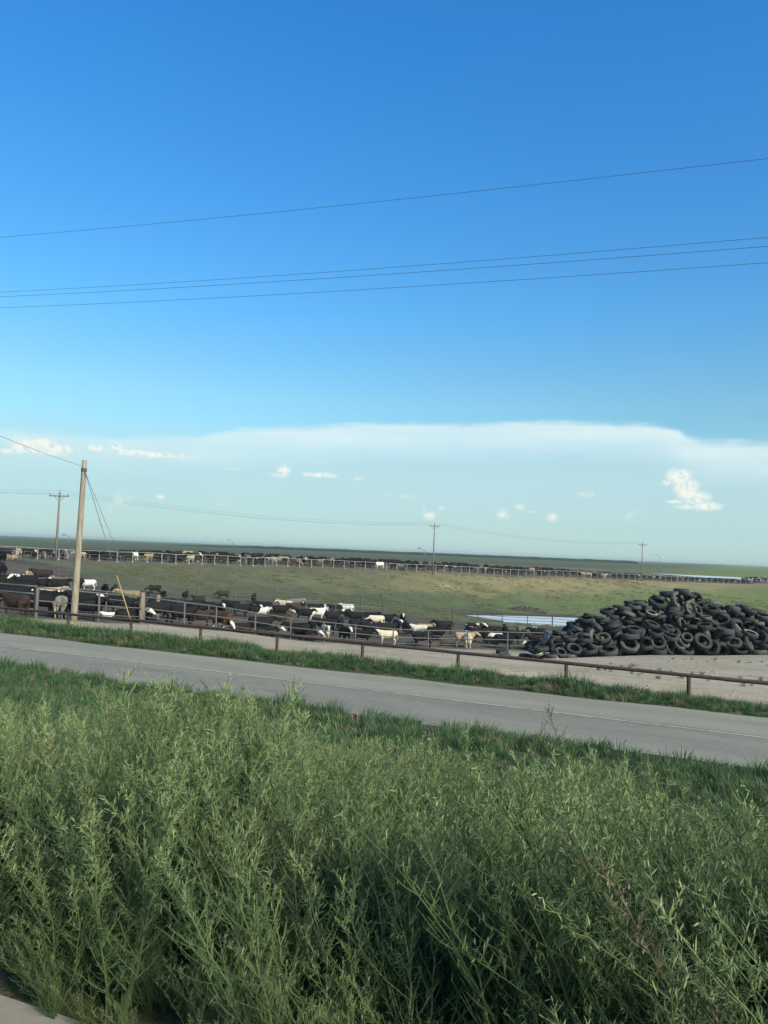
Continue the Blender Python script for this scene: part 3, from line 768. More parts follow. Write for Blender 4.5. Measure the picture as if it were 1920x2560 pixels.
TY = [tyre_mesh('truck_tyre', .48, .26, .27), tyre_mesh('worn_tyre', .46, .24, .26, 24, 1.05), tyre_mesh('wide_tyre', .50, .34, .27, 22), tyre_mesh('small_tyre', .38, .20, .21, 26, .96), tyre_mesh('big_tyre', .60, .32, .33, 20)]
TYD = [(.48, .26), (.46, .24), (.50, .34), (.38, .20), (.60, .32)]
def rubber(name, base, dust, amt, band=None):
    m, T, b = material(name)
    co = T.add('ShaderNodeTexCoord').outputs['Object']; oi = T.add('ShaderNodeObjectInfo').outputs['Random']
    pos = T.vmath('ADD', co, T.combine(T.math('MULTIPLY', oi, 43.0), T.math('MULTIPLY', oi, 17.0), oi))
    n1 = T.noise(pos, 3.0, 6, .65); n2 = T.noise(pos, 16.0, 4, .6)
    up = T.separate(T.add('ShaderNodeNewGeometry').outputs['Normal'])[2]
    c = T.mix(T.step(n2, .3, .7), tuple(v*.8 for v in base), tuple(v*1.3 for v in base))
    f = T.math('MULTIPLY', T.step(T.math('ADD', n1, T.math('MULTIPLY', oi, .22)), .42, .78), amt)
    f = T.math('ADD', f, T.math('MULTIPLY', T.step(up, .2, 1.0), amt*.35), clamp=True)
    c = T.mix(f, c, dust)
    if band:
        x, y, z = T.separate(co)[0:3]; r = T.math('SQRT', T.math('ADD', T.math('MULTIPLY', x, x), T.math('MULTIPLY', y, y)))
        k = T.math('MULTIPLY', T.step(r, band[0], band[0]+.008), T.step(r, band[1], band[1]-.008))
        c = T.mix(T.math('MULTIPLY', k, .8), c, (.42, .42, .38))
    T.put(b.inputs['Base Color'], c); b.inputs['Roughness'].default_value = .72; b.inputs['Specular IOR Level'].default_value = .35
    return m
RUB = [rubber('black rubber', (.009, .011, .013), (.058, .058, .054), .38), rubber('grey worn rubber', (.014, .016, .018), (.080, .078, .070), .45),
       rubber('dusty rubber', (.022, .024, .024), (.13, .125, .105), .6), rubber('pale banded rubber', (.025, .026, .028), (.11, .10, .085), .45, (.32, .365))]
hb = np.array([at_depth(1345, 1642, 46), at_depth(1920, 1634, 47)])
O_ = hb[0][:2]; ud = hb[1][:2]-hb[0][:2]; U_LEN = np.linalg.norm(ud); ud /= U_LEN; vd = np.array([-ud[1], ud[0]])
if vd[1] < 0: vd = -vd
def heap_h(u, v):
    px = [1345, 1365, 1400, 1430, 1490, 1550, 1610, 1660, 1700, 1740, 1785, 1830, 1870, 1920, 1990, 2040]
    hh = [.35, .6, 1.05, 1.55, 2.4, 2.8, 3.1, 3.3, 3.65, 3.9, 3.65, 3.1, 2.95, 2.9, 2.0, .3]
    base = np.interp(1345+u/U_LEN*575, px, hh)
    front = np.clip((v+.7)/2.7, 0, 1)**.8; back = np.clip((4.9-v)/2.2, 0, 1)**.8
    return base*np.minimum(front, back)
tyres = []; SPH = np.zeros((0, 4)); NS = 12
rt = random.Random(11)
def try_drop(u, v, q, k):
    R, w = TYD[k]; r = w*.5*.98; a = np.arange(NS)*2*math.pi/NS
    ring = np.stack([(R-r)*np.cos(a), (R-r)*np.sin(a), np.zeros(NS)], -1)
    Rm = np.array(q.to_matrix()); off = ring @ Rm.T
    xy = O_+ud*u+vd*v; P = off.copy(); P[:, 0] += xy[0]; P[:, 1] += xy[1]
    z = np.max(ground(P[:, 0], P[:, 1])+r*.92-off[:, 2])
    if len(SPH):
        near = SPH[(np.abs(SPH[:, 0]-xy[0]) < 1.3) & (np.abs(SPH[:, 1]-xy[1]) < 1.3)]
        if len(near):
            d2 = (P[:, None, 0]-near[None, :, 0])**2+(P[:, None, 1]-near[None, :, 1])**2
            s = (r+near[None, :, 3])*.80; m = d2 < s*s
            if m.any():
                zz = np.where(m, near[None, :, 2]+np.sqrt(np.maximum(s*s-d2, 0))-off[:, None, 2], -1e9); z = max(z, zz.max())
    return xy, z, off, r
fails = 0
while len(tyres) < 520 and fails < 90:
    best = None; k = rt.choices(range(5), (7, 6, 4, 5, 2.5))[0]
    for _ in range(16):
        u = rt.uniform(.35, U_LEN*1.2); v = rt.uniform(-.15, 4.5)
        H = float(heap_h(u, v))
        if H < .25: continue
        tilt = rt.choice((rt.uniform(0, .35), rt.uniform(.3, 1.0), rt.uniform(.6, 1.35)))
        q = Quaternion((0, 0, 1), rt.uniform(0, 6.28)) @ Quaternion((1, 0, 0), tilt)
        # the outer ones lean against the slope, open side to the front
        if rt.random() < .32:
            ax = Vector((ud[0], ud[1], 0)); q = Quaternion((0, 0, 1), rt.uniform(-.9, .9)) @ Quaternion(ax, rt.uniform(.2, 1.3))
        xy, z, off, r = try_drop(u, v, q, k)
        top = z+off[:, 2].max()+r; g0 = float(ground(xy[0], xy[1]))
        if top-g0 > H+.34: continue
        sc_ = (z-g0)-H*.35+rt.uniform(0, .25)+.30*abs((q @ Vector((0, 0, 1))).z)
        if best is None or sc_ < best[0]: best = (sc_, xy, z, off, r, q, k, u, v)
    if best is None: fails += 1; continue
    fails = 0
    _, xy, z, off, r, q, k, u, v = best
    S4 = np.column_stack([off[:, 0]+xy[0], off[:, 1]+xy[1], off[:, 2]+z, np.full(NS, r)]); SPH = np.vstack([SPH, S4])
    tyres.append(dict(xy=xy, z=z, q=q, k=k, u=u, v=v, g=float(ground(xy[0], xy[1]))))
# crown pieces: upright ones on the ridge that give the pile its outline
def ordinal(n): return f'{n}{"th" if 10 <= n % 100 <= 20 else {1: "st", 2: "nd", 3: "rd"}.get(n % 10, "th")}'
print('tyres', len(tyres), max(t['z']-t['g'] for t in tyres))
# the ones nearest the open front and the top show; the rest, buried at the back, are one mass
for t in tyres: t['show'] = (t['z']-t['g'])*1.0-t['v']*.9
tyres.sort(key=lambda t: -t['show'])
buried = tyres[294:]; tyres = tyres[:294]
if buried:
    V = []; Fc = []
    for t in buried:
        me = TY[t['k']]; P = np.empty(len(me.vertices)*3); me.vertices.foreach_get('co', P)
        P = P.reshape(-1, 3) @ np.array(t['q'].to_matrix()).T+np.array([t['xy'][0], t['xy'][1], t['z']])
        b0 = len(V); V += list(P); Fc += [tuple(b0+i for i in f.vertices) for f in me.polygons]
    tag(link('buried_tyres', mesh_np('buried_tyres', V, Fc, True), RUB[0]), 'jumbled tyres buried at the back of the pile', None, None, 'stuff')
layers = {}
for t in tyres:
    t['layer'] = int(max(0, t['z']-t['g']-.15)//.42); t['row'] = 'front' if t['v'] < 1.2 else ('middle' if t['v'] < 2.6 else 'rear')
    layers.setdefault((t['layer'], t['row']), []).append(t)
KIND = ['tyre', 'oval tyre', 'wide tyre', 'small tyre', 'large tyre']
for (ly, row), ts in sorted(layers.items()):
    ts.sort(key=lambda t: t['u'])
    for i, t in enumerate(ts):
        nz = abs((t['q'] @ Vector((0, 0, 1))).z)
        pose = 'lying flat' if nz > .93 else ('leaning' if nz > .5 else 'upright')
        mi = rt.choices(range(4), (5, 4, 2.5, 1.0))[0]; shade = ('black', 'grey', 'dusty', 'pale ringed')[mi]
        lvl = 'ground layer' if ly == 0 else f'{ordinal(ly+1)} layer up'
        o = link('tyre', TY[t['k']], RUB[mi], None, (t['xy'][0], t['xy'][1], t['z']), t['q'])
        tag(o, f'{shade} {KIND[t["k"]]} {pose} in pile {row}, {lvl}, {ordinal(i+1)} from tank end', 'tyre', 'tyres of the big pile')
for px, d, k, mi, lab in ((1255, 60.5, 2, 0, 'black tyre lying flat by the pen fence, farther from the pile'), (1315, 51, 0, 1, 'loose tyre lying flat on the dirt just short of the pile'),
                          (1262, 56, 1, 2, 'dusty tyre lying between fence and apron near the pile')):
    p, _ = place(px, d, 0); o = link('tyre', TY[k], RUB[mi], None, (p[0], p[1], p[2]+TYD[k][1]*.48), (random.uniform(-.05, .05), random.uniform(-.05, .05), random.random()*3))
    tag(o, lab, 'tyre', 'loose tyres by the pile')

# ------------------------------------------------------------------ cattle
def loft(rings, sides=14):
    """closed loft through elliptical rings (centre, across-vector, up-vector)"""
    V = []; Fc = []
    for c, a, u in rings:
        for k in range(sides):
            t = 2*math.pi*k/sides; V.append(np.asarray(c)+math.cos(t)*np.asarray(a)+math.sin(t)*np.asarray(u))
    for i in range(len(rings)-1):
        for k in range(sides):
            k2 = (k+1) % sides; Fc.append((i*sides+k, i*sides+k2, (i+1)*sides+k2, (i+1)*sides+k))
    Fc.append(tuple(range(sides))[::-1]); Fc.append(tuple((len(rings)-1)*sides+k for k in range(sides)))
    return V, Fc
def chain(pts, rads, flat=1.0):
    """limb loft along a 3D chain"""
    P = np.array(pts, float); T = np.gradient(P, axis=0); out = []
    for p, t, r in zip(P, T, rads):
        t = t/np.linalg.norm(t); a = np.cross(t, [1, 0, 0]) if abs(t[0]) < .8 else np.cross(t, [0, 1, 0]); a /= np.linalg.norm(a)
        out.append((p, a*r, np.cross(t, a)*r*flat))
    return out
def cow_mesh(name, head='up', turn=0.0, lying=False, stride=0.0, voxel=.034):
    parts = []; dzb = -.58 if lying else 0.0
    Y = np.array([0, 1, 0.0]); Z = np.array([0, 0, 1.0])
    tor = [(-.86, 1.10, .10, .13), (-.82, 1.08, .20, .24), (-.68, 1.05, .27, .31), (-.45, 1.00, .31, .365), (-.15, .955, .345, .40), (.15, .945, .345, .41), (.42, .96, .315, .405), (.62, 1.0, .265, .37), (.78, 1.05, .205, .29), (.88, 1.09, .14, .20)]
    parts.append(loft([((x, 0, z+dzb), Y*w, Z*h) for x, z, w, h in tor], 18))
    sw = math.sin(turn); cw = math.cos(turn)
    if head == 'up': nk = [(.60, 1.10), (.86, 1.20), (1.06, 1.32)]; hp, hd = (1.10, 1.36), (.80, -.60)
    elif head == 'low': nk = [(.62, 1.08), (.90, 1.02), (1.12, .94)]; hp, hd = (1.16, .95), (.72, -.69)
    else: nk = [(.62, 1.05), (.88, .84), (1.06, .62)]; hp, hd = (1.08, .60), (.55, -.84)
    if lying: nk = [(.60, 1.10), (.84, 1.22), (1.02, 1.34)]; hp, hd = (1.06, 1.37), (.82, -.57)
    def bend(x, z, y=0):
        b0 = .62
        if x <= b0: return np.array([x, y, z+dzb])
        d = x-b0; k = min(1, d/.35); a = turn*k
        return np.array([b0+d*math.cos(a)-y*math.sin(a), d*math.sin(a)+y*math.cos(a), z+dzb])
    parts.append(loft([(bend(x, z), np.array([0, w, 0]), np.array([-.35*h, 0, .92*h])) for (x, z), w, h in zip(nk, (.19, .145, .12), (.30, .22, .165))], 14))
    hx, hz = hp; hd = np.array([hd[0], hd[1]])/math.hypot(*hd)
    up2 = np.array([-hd[1], hd[0]])
    H = []
    for s, w, h in ((-.06, .075, .07), (0.0, .125, .115), (.10, .135, .135), (.20, .115, .125), (.32, .082, .095), (.42, .082, .085), (.48, .078, .072), (.515, .05, .045)):
        c = bend(hx+hd[0]*s, hz+hd[1]*s-.0)
        H.append((c, np.array([-sw*w, cw*w, 0]), np.array([up2[0]*h*cw, up2[0]*h*sw, up2[1]*h])))
    parts.append(loft(H, 14)); head_pts = np.array([h[0] for h in H])
    for s in (-1, 1):   # ears
        a = bend(hx-.01, hz+.03, s*.10); c = bend(hx-.05, hz+.0, s*.27)
        parts.append(loft([(a*(1-t)+c*t, np.array([.045*q, 0, 0]), np.array([0, 0, .05*q])) for t, q in ((0, .7), (.35, 1.1), (.75, 1.0), (1, .4))], 8))
    # brisket and belly
    parts.append(loft([((.50, 0, .72+dzb), Y*.13, Z*.12), ((.68, 0, .74+dzb), Y*.13, Z*.16), ((.84, 0, .86+dzb), Y*.10, Z*.13)], 10))
    legs = []
    if not lying:
        for s in (-1, 1):
            st = stride*s
            parts.append(loft(chain([(.52, s*.17, .92), (.52+st*.3, s*.18, .66), (.50+st*.7, s*.175, .42), (.50+st*.8, s*.175, .22), (.52+st, s*.175, .10), (.55+st, s*.175, .045), (.56+st, s*.175, 0.0)], (.16, .115, .07, .052, .062, .072, .078)), 10))
            st = -stride*s
            parts.append(loft(chain([(-.60, s*.17, 1.0), (-.52+st*.2, s*.20, .78), (-.56+st*.5, s*.19, .60), (-.74+st*.8, s*.18, .42), (-.72+st*.9, s*.175, .22), (-.68+st, s*.175, .10), (-.65+st, s*.175, .045), (-.64+st, s*.175, 0)], (.24, .20, .13, .075, .055, .062, .072, .078)), 10))
        parts.append(loft(chain([(-.84, 0, 1.24), (-.93, 0, 1.12), (-.95, .01, .85), (-.94, .02, .60), (-.93, .02, .48)], (.05, .04, .034, .05, .03)), 8))
    else:
        for s in (-1, 1):
            parts.append(loft(chain([(.48, s*.20, .34), (.66, s*.26, .20), (.80, s*.24, .09), (.56, s*.28, .075), (.46, s*.28, .07)], (.15, .11, .075, .065, .06)), 10))
            parts.append(loft(chain([(-.55, s*.22, .40), (-.28, s*.36, .26), (-.12, s*.40, .13), (-.40, s*.42, .085), (-.20, s*.47, .07)], (.22, .17, .10, .07, .065)), 10))
        parts.append(loft(chain([(-.84, 0, .62), (-.93, .04, .45), (-.92, .10, .22), (-.85, .16, .08)], (.05, .04, .035, .04)), 8))
    V = []; Fc = []
    for v, f in parts:
        b = len(V); V += v; Fc += [tuple(i+b for i in q) for q in f]
    tmp = mesh_np(name+'_tmp', V, Fc); o = bpy.data.objects.new(name+'_tmp', tmp); C.objects.link(o)
    md = o.modifiers.new('r', 'REMESH'); md.mode = 'VOXEL'; md.voxel_size = voxel; md.use_smooth_shade = True
    ms = o.modifiers.new('s', 'SMOOTH'); ms.factor = .5; ms.iterations = 3
    dg = bpy.context.evaluated_depsgraph_get(); me = bpy.data.meshes.new_from_object(o.evaluated_get(dg)); me.name = name
    bpy.data.objects.remove(o); bpy.data.meshes.remove(tmp)
    P = np.empty(len(me.vertices)*3); me.vertices.foreach_get('co', P); P = P.reshape(-1, 3)
    d = np.min(np.linalg.norm(P[:, None]-head_pts[None], axis=2), axis=1)
    face = np.clip((.20-d)/.06, 0, 1)*np.clip((P[:, 0]*0+1), 0, 1)
    low = np.clip(((.40 if not lying else .12)-P[:, 2])/.12, 0, 1)
    a = me.attributes.new('coat', 'FLOAT_COLOR', 'POINT')
    a.data.foreach_set('color', np.column_stack([face, low, np.zeros(len(P)), np.ones(len(P))]).astype(np.float32).ravel())
    me.polygons.foreach_set('use_smooth', [True]*len(me.polygons))
    return me
COW = {'stand': cow_mesh('cow_stand', 'up'), 'walk': cow_mesh('cow_walk', 'low', .15, stride=.14), 'turn': cow_mesh('cow_turn', 'up', .75, stride=.05), 'turn2': cow_mesh('cow_turn2', 'up', -.75, stride=-.06),
       'eat': cow_mesh('cow_eat', 'down', .1, stride=.08), 'lie': cow_mesh('cow_lie', 'up', .35, True), 'lie2': cow_mesh('cow_lie2', 'up', -.5, True)}
def coat(name, body, face, legs=None, patch=None, thr=.52):
    m, T, b = material(name)
    co = T.add('ShaderNodeTexCoord').outputs['Object']; oi = T.add('ShaderNodeObjectInfo').outputs['Random']
    pos = T.vmath('ADD', co, T.combine(T.math('MULTIPLY', oi, 31.0), T.math('MULTIPLY', oi, 13.0), 0.0))
    at = attr(T, 'coat'); sp = T.add('ShaderNodeSeparateColor'); T.l.new(at.outputs['Color'], sp.inputs[0])
    n1 = T.noise(pos, 5.0, 5, .6); n2 = T.noise(pos, 1.7, 4, .55)
    f = T.step(n1, .25, .75, .78, 1.22, 'LINEAR')
    c = T.vmath('SCALE', body, scale=T.math('MULTIPLY', f, T.step(oi, 0, 1, .75, 1.25, 'LINEAR')))
    if patch: c = T.mix(T.step(n2, thr, thr+.03), c, patch)
    if legs: c = T.mix(T.step(T.math('ADD', sp.outputs[1], T.math('MULTIPLY_ADD', n1, .6, -.3)), .4, .6), c, legs)
    c = T.mix(T.step(T.math('ADD', sp.outputs[0], T.math('MULTIPLY_ADD', n1, .8, -.4)), .35, .55), c, face)
    # caked mud on the lower body
    x, y, z = T.separate(co)[0:3]
    mudf = T.math('MULTIPLY', T.step(z, .75, .15), T.step(n1, .42, .65))
    c = T.mix(T.math('MULTIPLY', mudf, .55), c, (.075, .062, .048))
    T.put(b.inputs['Base Color'], c); b.inputs['Roughness'].default_value = .8; b.inputs['Specular IOR Level'].default_value = .15
    return m
BLK = (.010, .010, .011); WHT = (.55, .52, .45); BRN = (.034, .024, .020)
COAT = {'black': coat('black hide', BLK, BLK), 'baldy': coat('black hide with white face', BLK, WHT), 'brown': coat('brown hide', BRN, BRN),
        'hereford': coat('red hide with white face', (.058, .030, .021), WHT, WHT), 'tan': coat('tan hide', (.27, .20, .13), (.32, .26, .18)), 'cream': coat('cream hide', (.44, .38, .28), (.50, .45, .36)),
        'white': coat('white hide', (.62, .60, .53), WHT), 'grey': coat('smoky grey hide', (.13, .12, .105), (.22, .205, .18)), 'pied': coat('black and white patched hide', BLK, WHT, None, WHT, .56), 'dark': coat('dark brown hide', (.020, .016, .014), (.020, .016, .014))}
CTXT = {'black': 'black', 'baldy': 'white-faced black', 'brown': 'brown', 'hereford': 'white-faced red', 'tan': 'tan', 'cream': 'cream', 'white': 'white', 'grey': 'grey', 'pied': 'black and white patched', 'dark': 'dark brown'}
PTXT = {'stand': 'standing', 'walk': 'standing head low', 'turn': 'standing', 'turn2': 'standing', 'eat': 'feeding', 'lie': 'lying', 'lie2': 'lying'}
def add_cow(p, view_dir, look, c, pose, s, label, group):
    """look: angle in degrees; 0 faces image right, 90 faces away, 180 left, 270 towards the camera"""
    r = np.array([view_dir[1], -view_dir[0]]); a = R_(look); d = r*math.cos(a)+view_dir*math.sin(a)
    o = link('cow', COW[pose], COAT[c], None, (p[0], p[1], p[2]-.02), (0, 0, math.atan2(d[1], d[0])), (s, s, s))
    return tag(o, label, 'cow', group)
L, A_, R0, C_ = 180, 90, 0, 270
# near pen, read off the photograph: x, y of the back, coat, pose, heading, distance, where
HERD = [
 (6,1412,'black','stand',A_,84,'high on the dirt slope at the frame edge'), (8,1383,'black','stand',C_,104,'top of the dirt slope at the frame edge'),
 (26,1386,'tan','lie',L,108,'by the far pens at the frame edge'), (8,1436,'baldy','stand',R0,66,'second row back at the frame edge'),
 (30,1438,'baldy','lie',R0,68,'behind the gate, second from the frame edge'), (62,1437,'baldy','turn',L,64,'behind the gate, face turned sideways'),
 (70,1428,'tan','stand',C_,74,'near the slope foot behind the gate'), (106,1422,'dark','stand',L,72,'on the slope foot, broadside'),
 (88,1446,'black','stand',R0,60,'behind the corner post, back only showing'), (116,1443,'pied','stand',C_,58,'facing the camera just right of the corner post'),
 (140,1446,'black','stand',R0,66,'broadside between corner post and bare pole'), (160,1443,'grey','stand',L,74,'just left of the bare pole, farther back'),
 (184,1444,'black','stand',L,76,'half hidden by the bare pole'), (220,1449,'white','stand',L,84,'broadside just right of the bare pole'),
 (38,1487,'brown','stand',140,41.5,'large, broadside right behind the gate'), (30,1463,'black','stand',R0,50,'behind the large brown one at the gate'),
 (66,1462,'baldy','stand',C_,48,'looking over beside the corner post'), (100,1476,'baldy','stand',R0,46,'just right of the corner post'),
 (125,1467,'tan','stand',R0,52,'between the patched one and the bare pole'), (150,1477,'black','stand',L,47,'behind the bare pole, broadside'),
 (110,1500,'black','stand',R0,42.5,'close to the rails between corner post and bare pole'), (151,1496,'cream','stand',A_,41.8,'rump to the camera left of the bare pole'),
 (205,1484,'baldy','stand',R0,48,'just right of the bare pole behind rails'), (228,1488,'black','stand',L,52,'in the dark group right of the bare pole'),
 (262,1459,'black','stand',C_,66,'left of the yellow guy guard, head raised'), (285,1463,'dark','stand',A_,67,'beside the yellow guy guard, farther back'),
 (262,1492,'black','stand',R0,54,'behind the alley rails left of the guy guard'), (300,1492,'black','stand',L,56,'behind the alley rails at the guy guard'),
 (272,1529,'white','lie',L,43,'calf-sized, on the ground under the rail right of the bare pole'), (322,1475,'tan','stand',L,70,'behind the yellow guy guard'),
 (326,1536,'baldy','lie2',R0,43.5,'on the ground at the foot of the guy wire'), (386,1463,'black','walk',L,93,'alone by the back fence above the wooden posts'),
 (408,1476,'black','lie',C_,88,'below the lone black one, by the back fence'), (463,1478,'black','stand',A_,90,'alone, rump view, near the back fence'),
 (497,1489,'dark','lie',L,92,'low by the back fence left of the brown walker'), (557,1476,'brown','walk',L,99,'walking alone by the back fence'),
 (392,1506,'black','stand',L,50,'between the wooden posts and the next fence post'), (372,1508,'black','stand',A_,54,'rump view between the two wooden posts'),
 (432,1506,'black','stand',R0,52,'broadside just left of the big brown one'), (500,1518,'brown','eat',R0,50.5,'big, broadside, close behind the pen fence'),
 (553,1528,'hereford','eat',300,51,'nose down at the fence beside the big brown one'), (478,1500,'black','stand',R0,60,'behind the big brown one, back line showing'),
 (520,1503,'black','stand',L,62,'behind the big brown one, nearer its head'), (556,1524,'brown','lie',R0,58,'beyond the head of the big brown one'),
 (552,1508,'baldy','stand',C_,68,'looking at the camera above the big brown one'), (600,1508,'black','stand',R0,72,'standing clear on bare dirt, facing right'),
 (629,1512,'baldy','turn2',R0,76,'white face beside the cream ones lying'), (580,1500,'black','stand',L,78,'behind the black one on bare dirt'),
 (648,1513,'white','lie',R0,78,'largest pale one lying in the middle'), (668,1509,'cream','lie2',L,81,'behind the largest pale one lying'),
 (660,1503,'black','stand',L,84,'behind the pale ones lying'), (634,1485,'black','stand',A_,97,'rump view alone by the back fence'),
 (700,1513,'black','stand',R0,82,'right of the pale ones lying'), (693,1520,'baldy','lie',L,77,'white face low, right of the pale ones'),
 (712,1521,'hereford','lie',R0,76,'low, just right of the white-faced one'), (700,1533,'brown','lie2',L,71,'on bare dirt in front of the red one'),
 (712,1498,'cream','turn',L,92,'head raised at the cross fence'), (738,1496,'grey','stand',R0,94,'broadside behind the cross fence'), (732,1506,'brown','stand',R0,86,'in front of the grey one at the cross fence'),
 (757,1503,'baldy','stand',C_,89,'left of the broadside black one at the cross fence'), (784,1506,'black','stand',R0,86,'sharp broadside at the cross fence'),
 (760,1521,'black','stand',R0,73,'largest broadside in the middle herd'), (792,1519,'white','turn',R0,76,'head beside the largest black one'),
 (812,1510,'pied','stand',C_,88,'between broadside black and white one at the cross fence'), (838,1511,'black','stand',L,88,'left of the tall white one at the cross fence'),
 (868,1503,'white','stand',L,90,'tall at the cross fence, head left'), (868,1522,'baldy','turn2',C_,80,'below the tall white one'),
 (830,1528,'black','stand',R0,72,'right of the largest black one'), (890,1528,'black','stand',L,76,'broadside in the centre of the middle herd'), (925,1530,'black','stand',R0,78,'left of the cream one with lowered head'),
 (850,1545,'black','stand',A_,68,'rump view in the middle herd'), (895,1548,'black','stand',R0,68,'dark block behind the white face at the rails'),
 (940,1532,'cream','walk',L,72,'head lowered among black ones'), (962,1530,'black','stand',R0,74,'right of the cream one with lowered head'),
 (745,1558,'black','stand',L,58,'broadside behind rails left of the cream front view'), (668,1573,'baldy','lie2',R0,54,'lying by the rails, white face up'),
 (600,1572,'dark','lie',L,53,'lying by the rails, leftmost of that row'), (765,1578,'baldy','lie2',R0,57.5,'lying by the rails left of the cream front view'),
 (812,1562,'cream','stand',C_,58.8,'front view at the rails, facing the camera'), (862,1576,'baldy','stand',290,60.5,'white face just behind the middle rail'),
 (905,1573,'black','stand',R0,61.5,'behind rails left of the cream broadside'), (968,1574,'cream','stand',L,62,'best seen broadside at the rails'),
 (968,1556,'black','stand',R0,68,'above the cream broadside'), (990,1548,'baldy','turn',C_,70,'white face above the rump of the cream broadside'),
 (1006,1518,'baldy','stand',C_,80,'tall front view with white face'), (1014,1552,'black','stand',A_,66,'rump view right of the cream broadside'),
 (1048,1561,'white','lie',L,72,'pale patch right of the tall front view'), (1062,1558,'tan','lie2',R0,74,'next to the pale patch'),
 (1110,1551,'black','stand',L,70,'biggest broadside in the herd by the pond'), (1090,1566,'black','stand',R0,67,'in front of the biggest broadside by the pond'),
 (1028,1601,'cream','lie',R0,63.6,'calf lying under the rails'), (1088,1590,'baldy','lie2',R0,64.8,'lying right of the calf'), (1112,1603,'hereford','lie',R0,64.4,'low by the fence post right of the calf'),
 (1183,1557,'pied','stand',R0,76,'pale back below the pond'), (1212,1556,'black','stand',C_,78,'right of the pale back'), (1236,1564,'black','lie',L,77,'small dark, below the pond'),
 (1160,1581,'tan','stand',R0,66,'broadside behind the cream rump'), (1168,1588,'cream','stand',A_,65.3,'rump to the camera at the rails'),
 (1228,1590,'black','lie',R0,67,'right of the tan broadside'), (1236,1581,'white','lie2',L,71,'pale back behind the dark one'),
 (1262,1564,'black','stand',A_,78,'rump view, dark, below the pond'), (1282,1576,'black','stand',R0,71,'broadside left of the tank'),
 (1312,1565,'grey','turn',R0,76,'smoky, near the tank'), (1345,1570,'black','stand',L,74,'nearest the tank'), (1322,1609,'baldy','lie2',C_,65.6,'lying low in front of the tank'),
 (1345,1590,'dark','stand',L,68,'behind rails beside the tank'),
 (14,1450,'black','stand',L,56,'behind the gate, third back at the frame edge'), (52,1452,'black','stand',R0,57,'behind the gate in the tight dark group'), (84,1462,'black','stand',L,51,'against the corner post, farther side'),
 (170,1490,'black','stand',A_,45,'rump view half behind the bare pole'), (210,1502,'black','stand',R0,45,'right of the bare pole close to the rails'), (250,1476,'black','stand',L,60,'middle of the dark group right of the bare pole'),
 (330,1494,'black','stand',R0,53,'between guy guard and first wooden post'), (345,1478,'dark','stand',L,68,'above the first wooden post'), (415,1494,'black','stand',L,62,'above the black one between posts'),
 (455,1520,'black','stand',R0,49.5,'touching the tail of the big brown one'), (650,1545,'black','stand',R0,62,'on bare dirt left of the middle herd'), (815,1545,'black','stand',L,66,'just left of the black rump view'),
 (780,1546,'black','stand',A_,68,'rump view below the largest broadside'), (930,1556,'black','stand',L,67,'behind the cream broadside, head hidden'), (1055,1580,'black','stand',L,67,'right of the black rump view by the rails'), (1260,1592,'black','stand',R0,67.5,'broadside by the rails left of the tank'), (1200,1570,'dark','stand',L,73,'below the pale back, partly hidden')]
def vdir(p): v = np.array(p[:2]); return v/np.linalg.norm(v)
cow_rng = random.Random(5)
for (px, ty, c, pose, look, dep, where) in HERD:
    s = cow_rng.uniform(.86, .98)*(.46 if 'calf' in where else 1); hgt = (.80 if pose.startswith('lie') else 1.36)*s
    best = min((abs(place(px, d, hgt)[1]-ty)+abs(d-dep)/dep*40, d) for d in np.linspace(dep*.90, dep*1.10, 21))
    d = best[1]
    if px > 89:   # stay behind the pen fence
        lim = np.interp(px, [a for a, _ in pen_fence_px], [q for _, q in pen_fence_px])+(1.1 if look in (L, R0) else 1.5); d = max(d, lim)
    p, _ = place(px, d)
    add_cow(p, vdir(p), look+cow_rng.uniform(-14, 14), c, pose, s, f'{CTXT[c]} cow {PTXT[pose]} {where}', 'cattle in the near pen')
# far pens along the crest
ff_rng = random.Random(21)
fs = np.concatenate([[0], np.cumsum(np.linalg.norm(np.diff(far_posts[:, :2], axis=0), axis=1))])
def far_at(s): return np.array([np.interp(s, fs, far_posts[:, 0]), np.interp(s, fs, far_posts[:, 1])])
mid_k = min(range(len(far_posts)), key=lambda k: abs(proj(far_posts[k])[0]-1082))
first_k = min(range(len(far_posts)), key=lambda k: abs(proj(far_posts[k])[0]-139)); last_k = min(range(len(far_posts)), key=lambda k: abs(proj(far_posts[k])[0]-1604))
weights = [('black', 13), ('baldy', 4), ('brown', 3), ('dark', 5), ('hereford', 1.0), ('tan', 1.3), ('cream', .8), ('white', .5), ('grey', 1.6), ('pied', .5)]
counts = {}
s = 1.0; far_cows = []
while s < fs[-1]-2:
    p2 = far_at(s); t = far_at(min(s+1, fs[-1]))-far_at(max(s-1, 0)); t /= np.linalg.norm(t); nrm = np.array([-t[1], t[0]])
    if nrm @ p2 < 0: nrm = -nrm
    px = proj((*p2, 0))[0]
    for row in range(2):
        if row and ff_rng.random() < .42: continue
        off = (1.5, 3.9)[row]+ff_rng.uniform(-.3, .9); jt = ff_rng.uniform(-.5, .5)
        far_cows.append((s+jt, row, p2+nrm*off+t*jt, nrm))
    s += 1.75 if px < 900 else 2.3
if len(far_cows) > 172: far_cows = sorted(far_cows, key=lambda f: (f[1], ff_rng.random()))[:172]
far_cows.sort(key=lambda f: (f[1], f[0]))
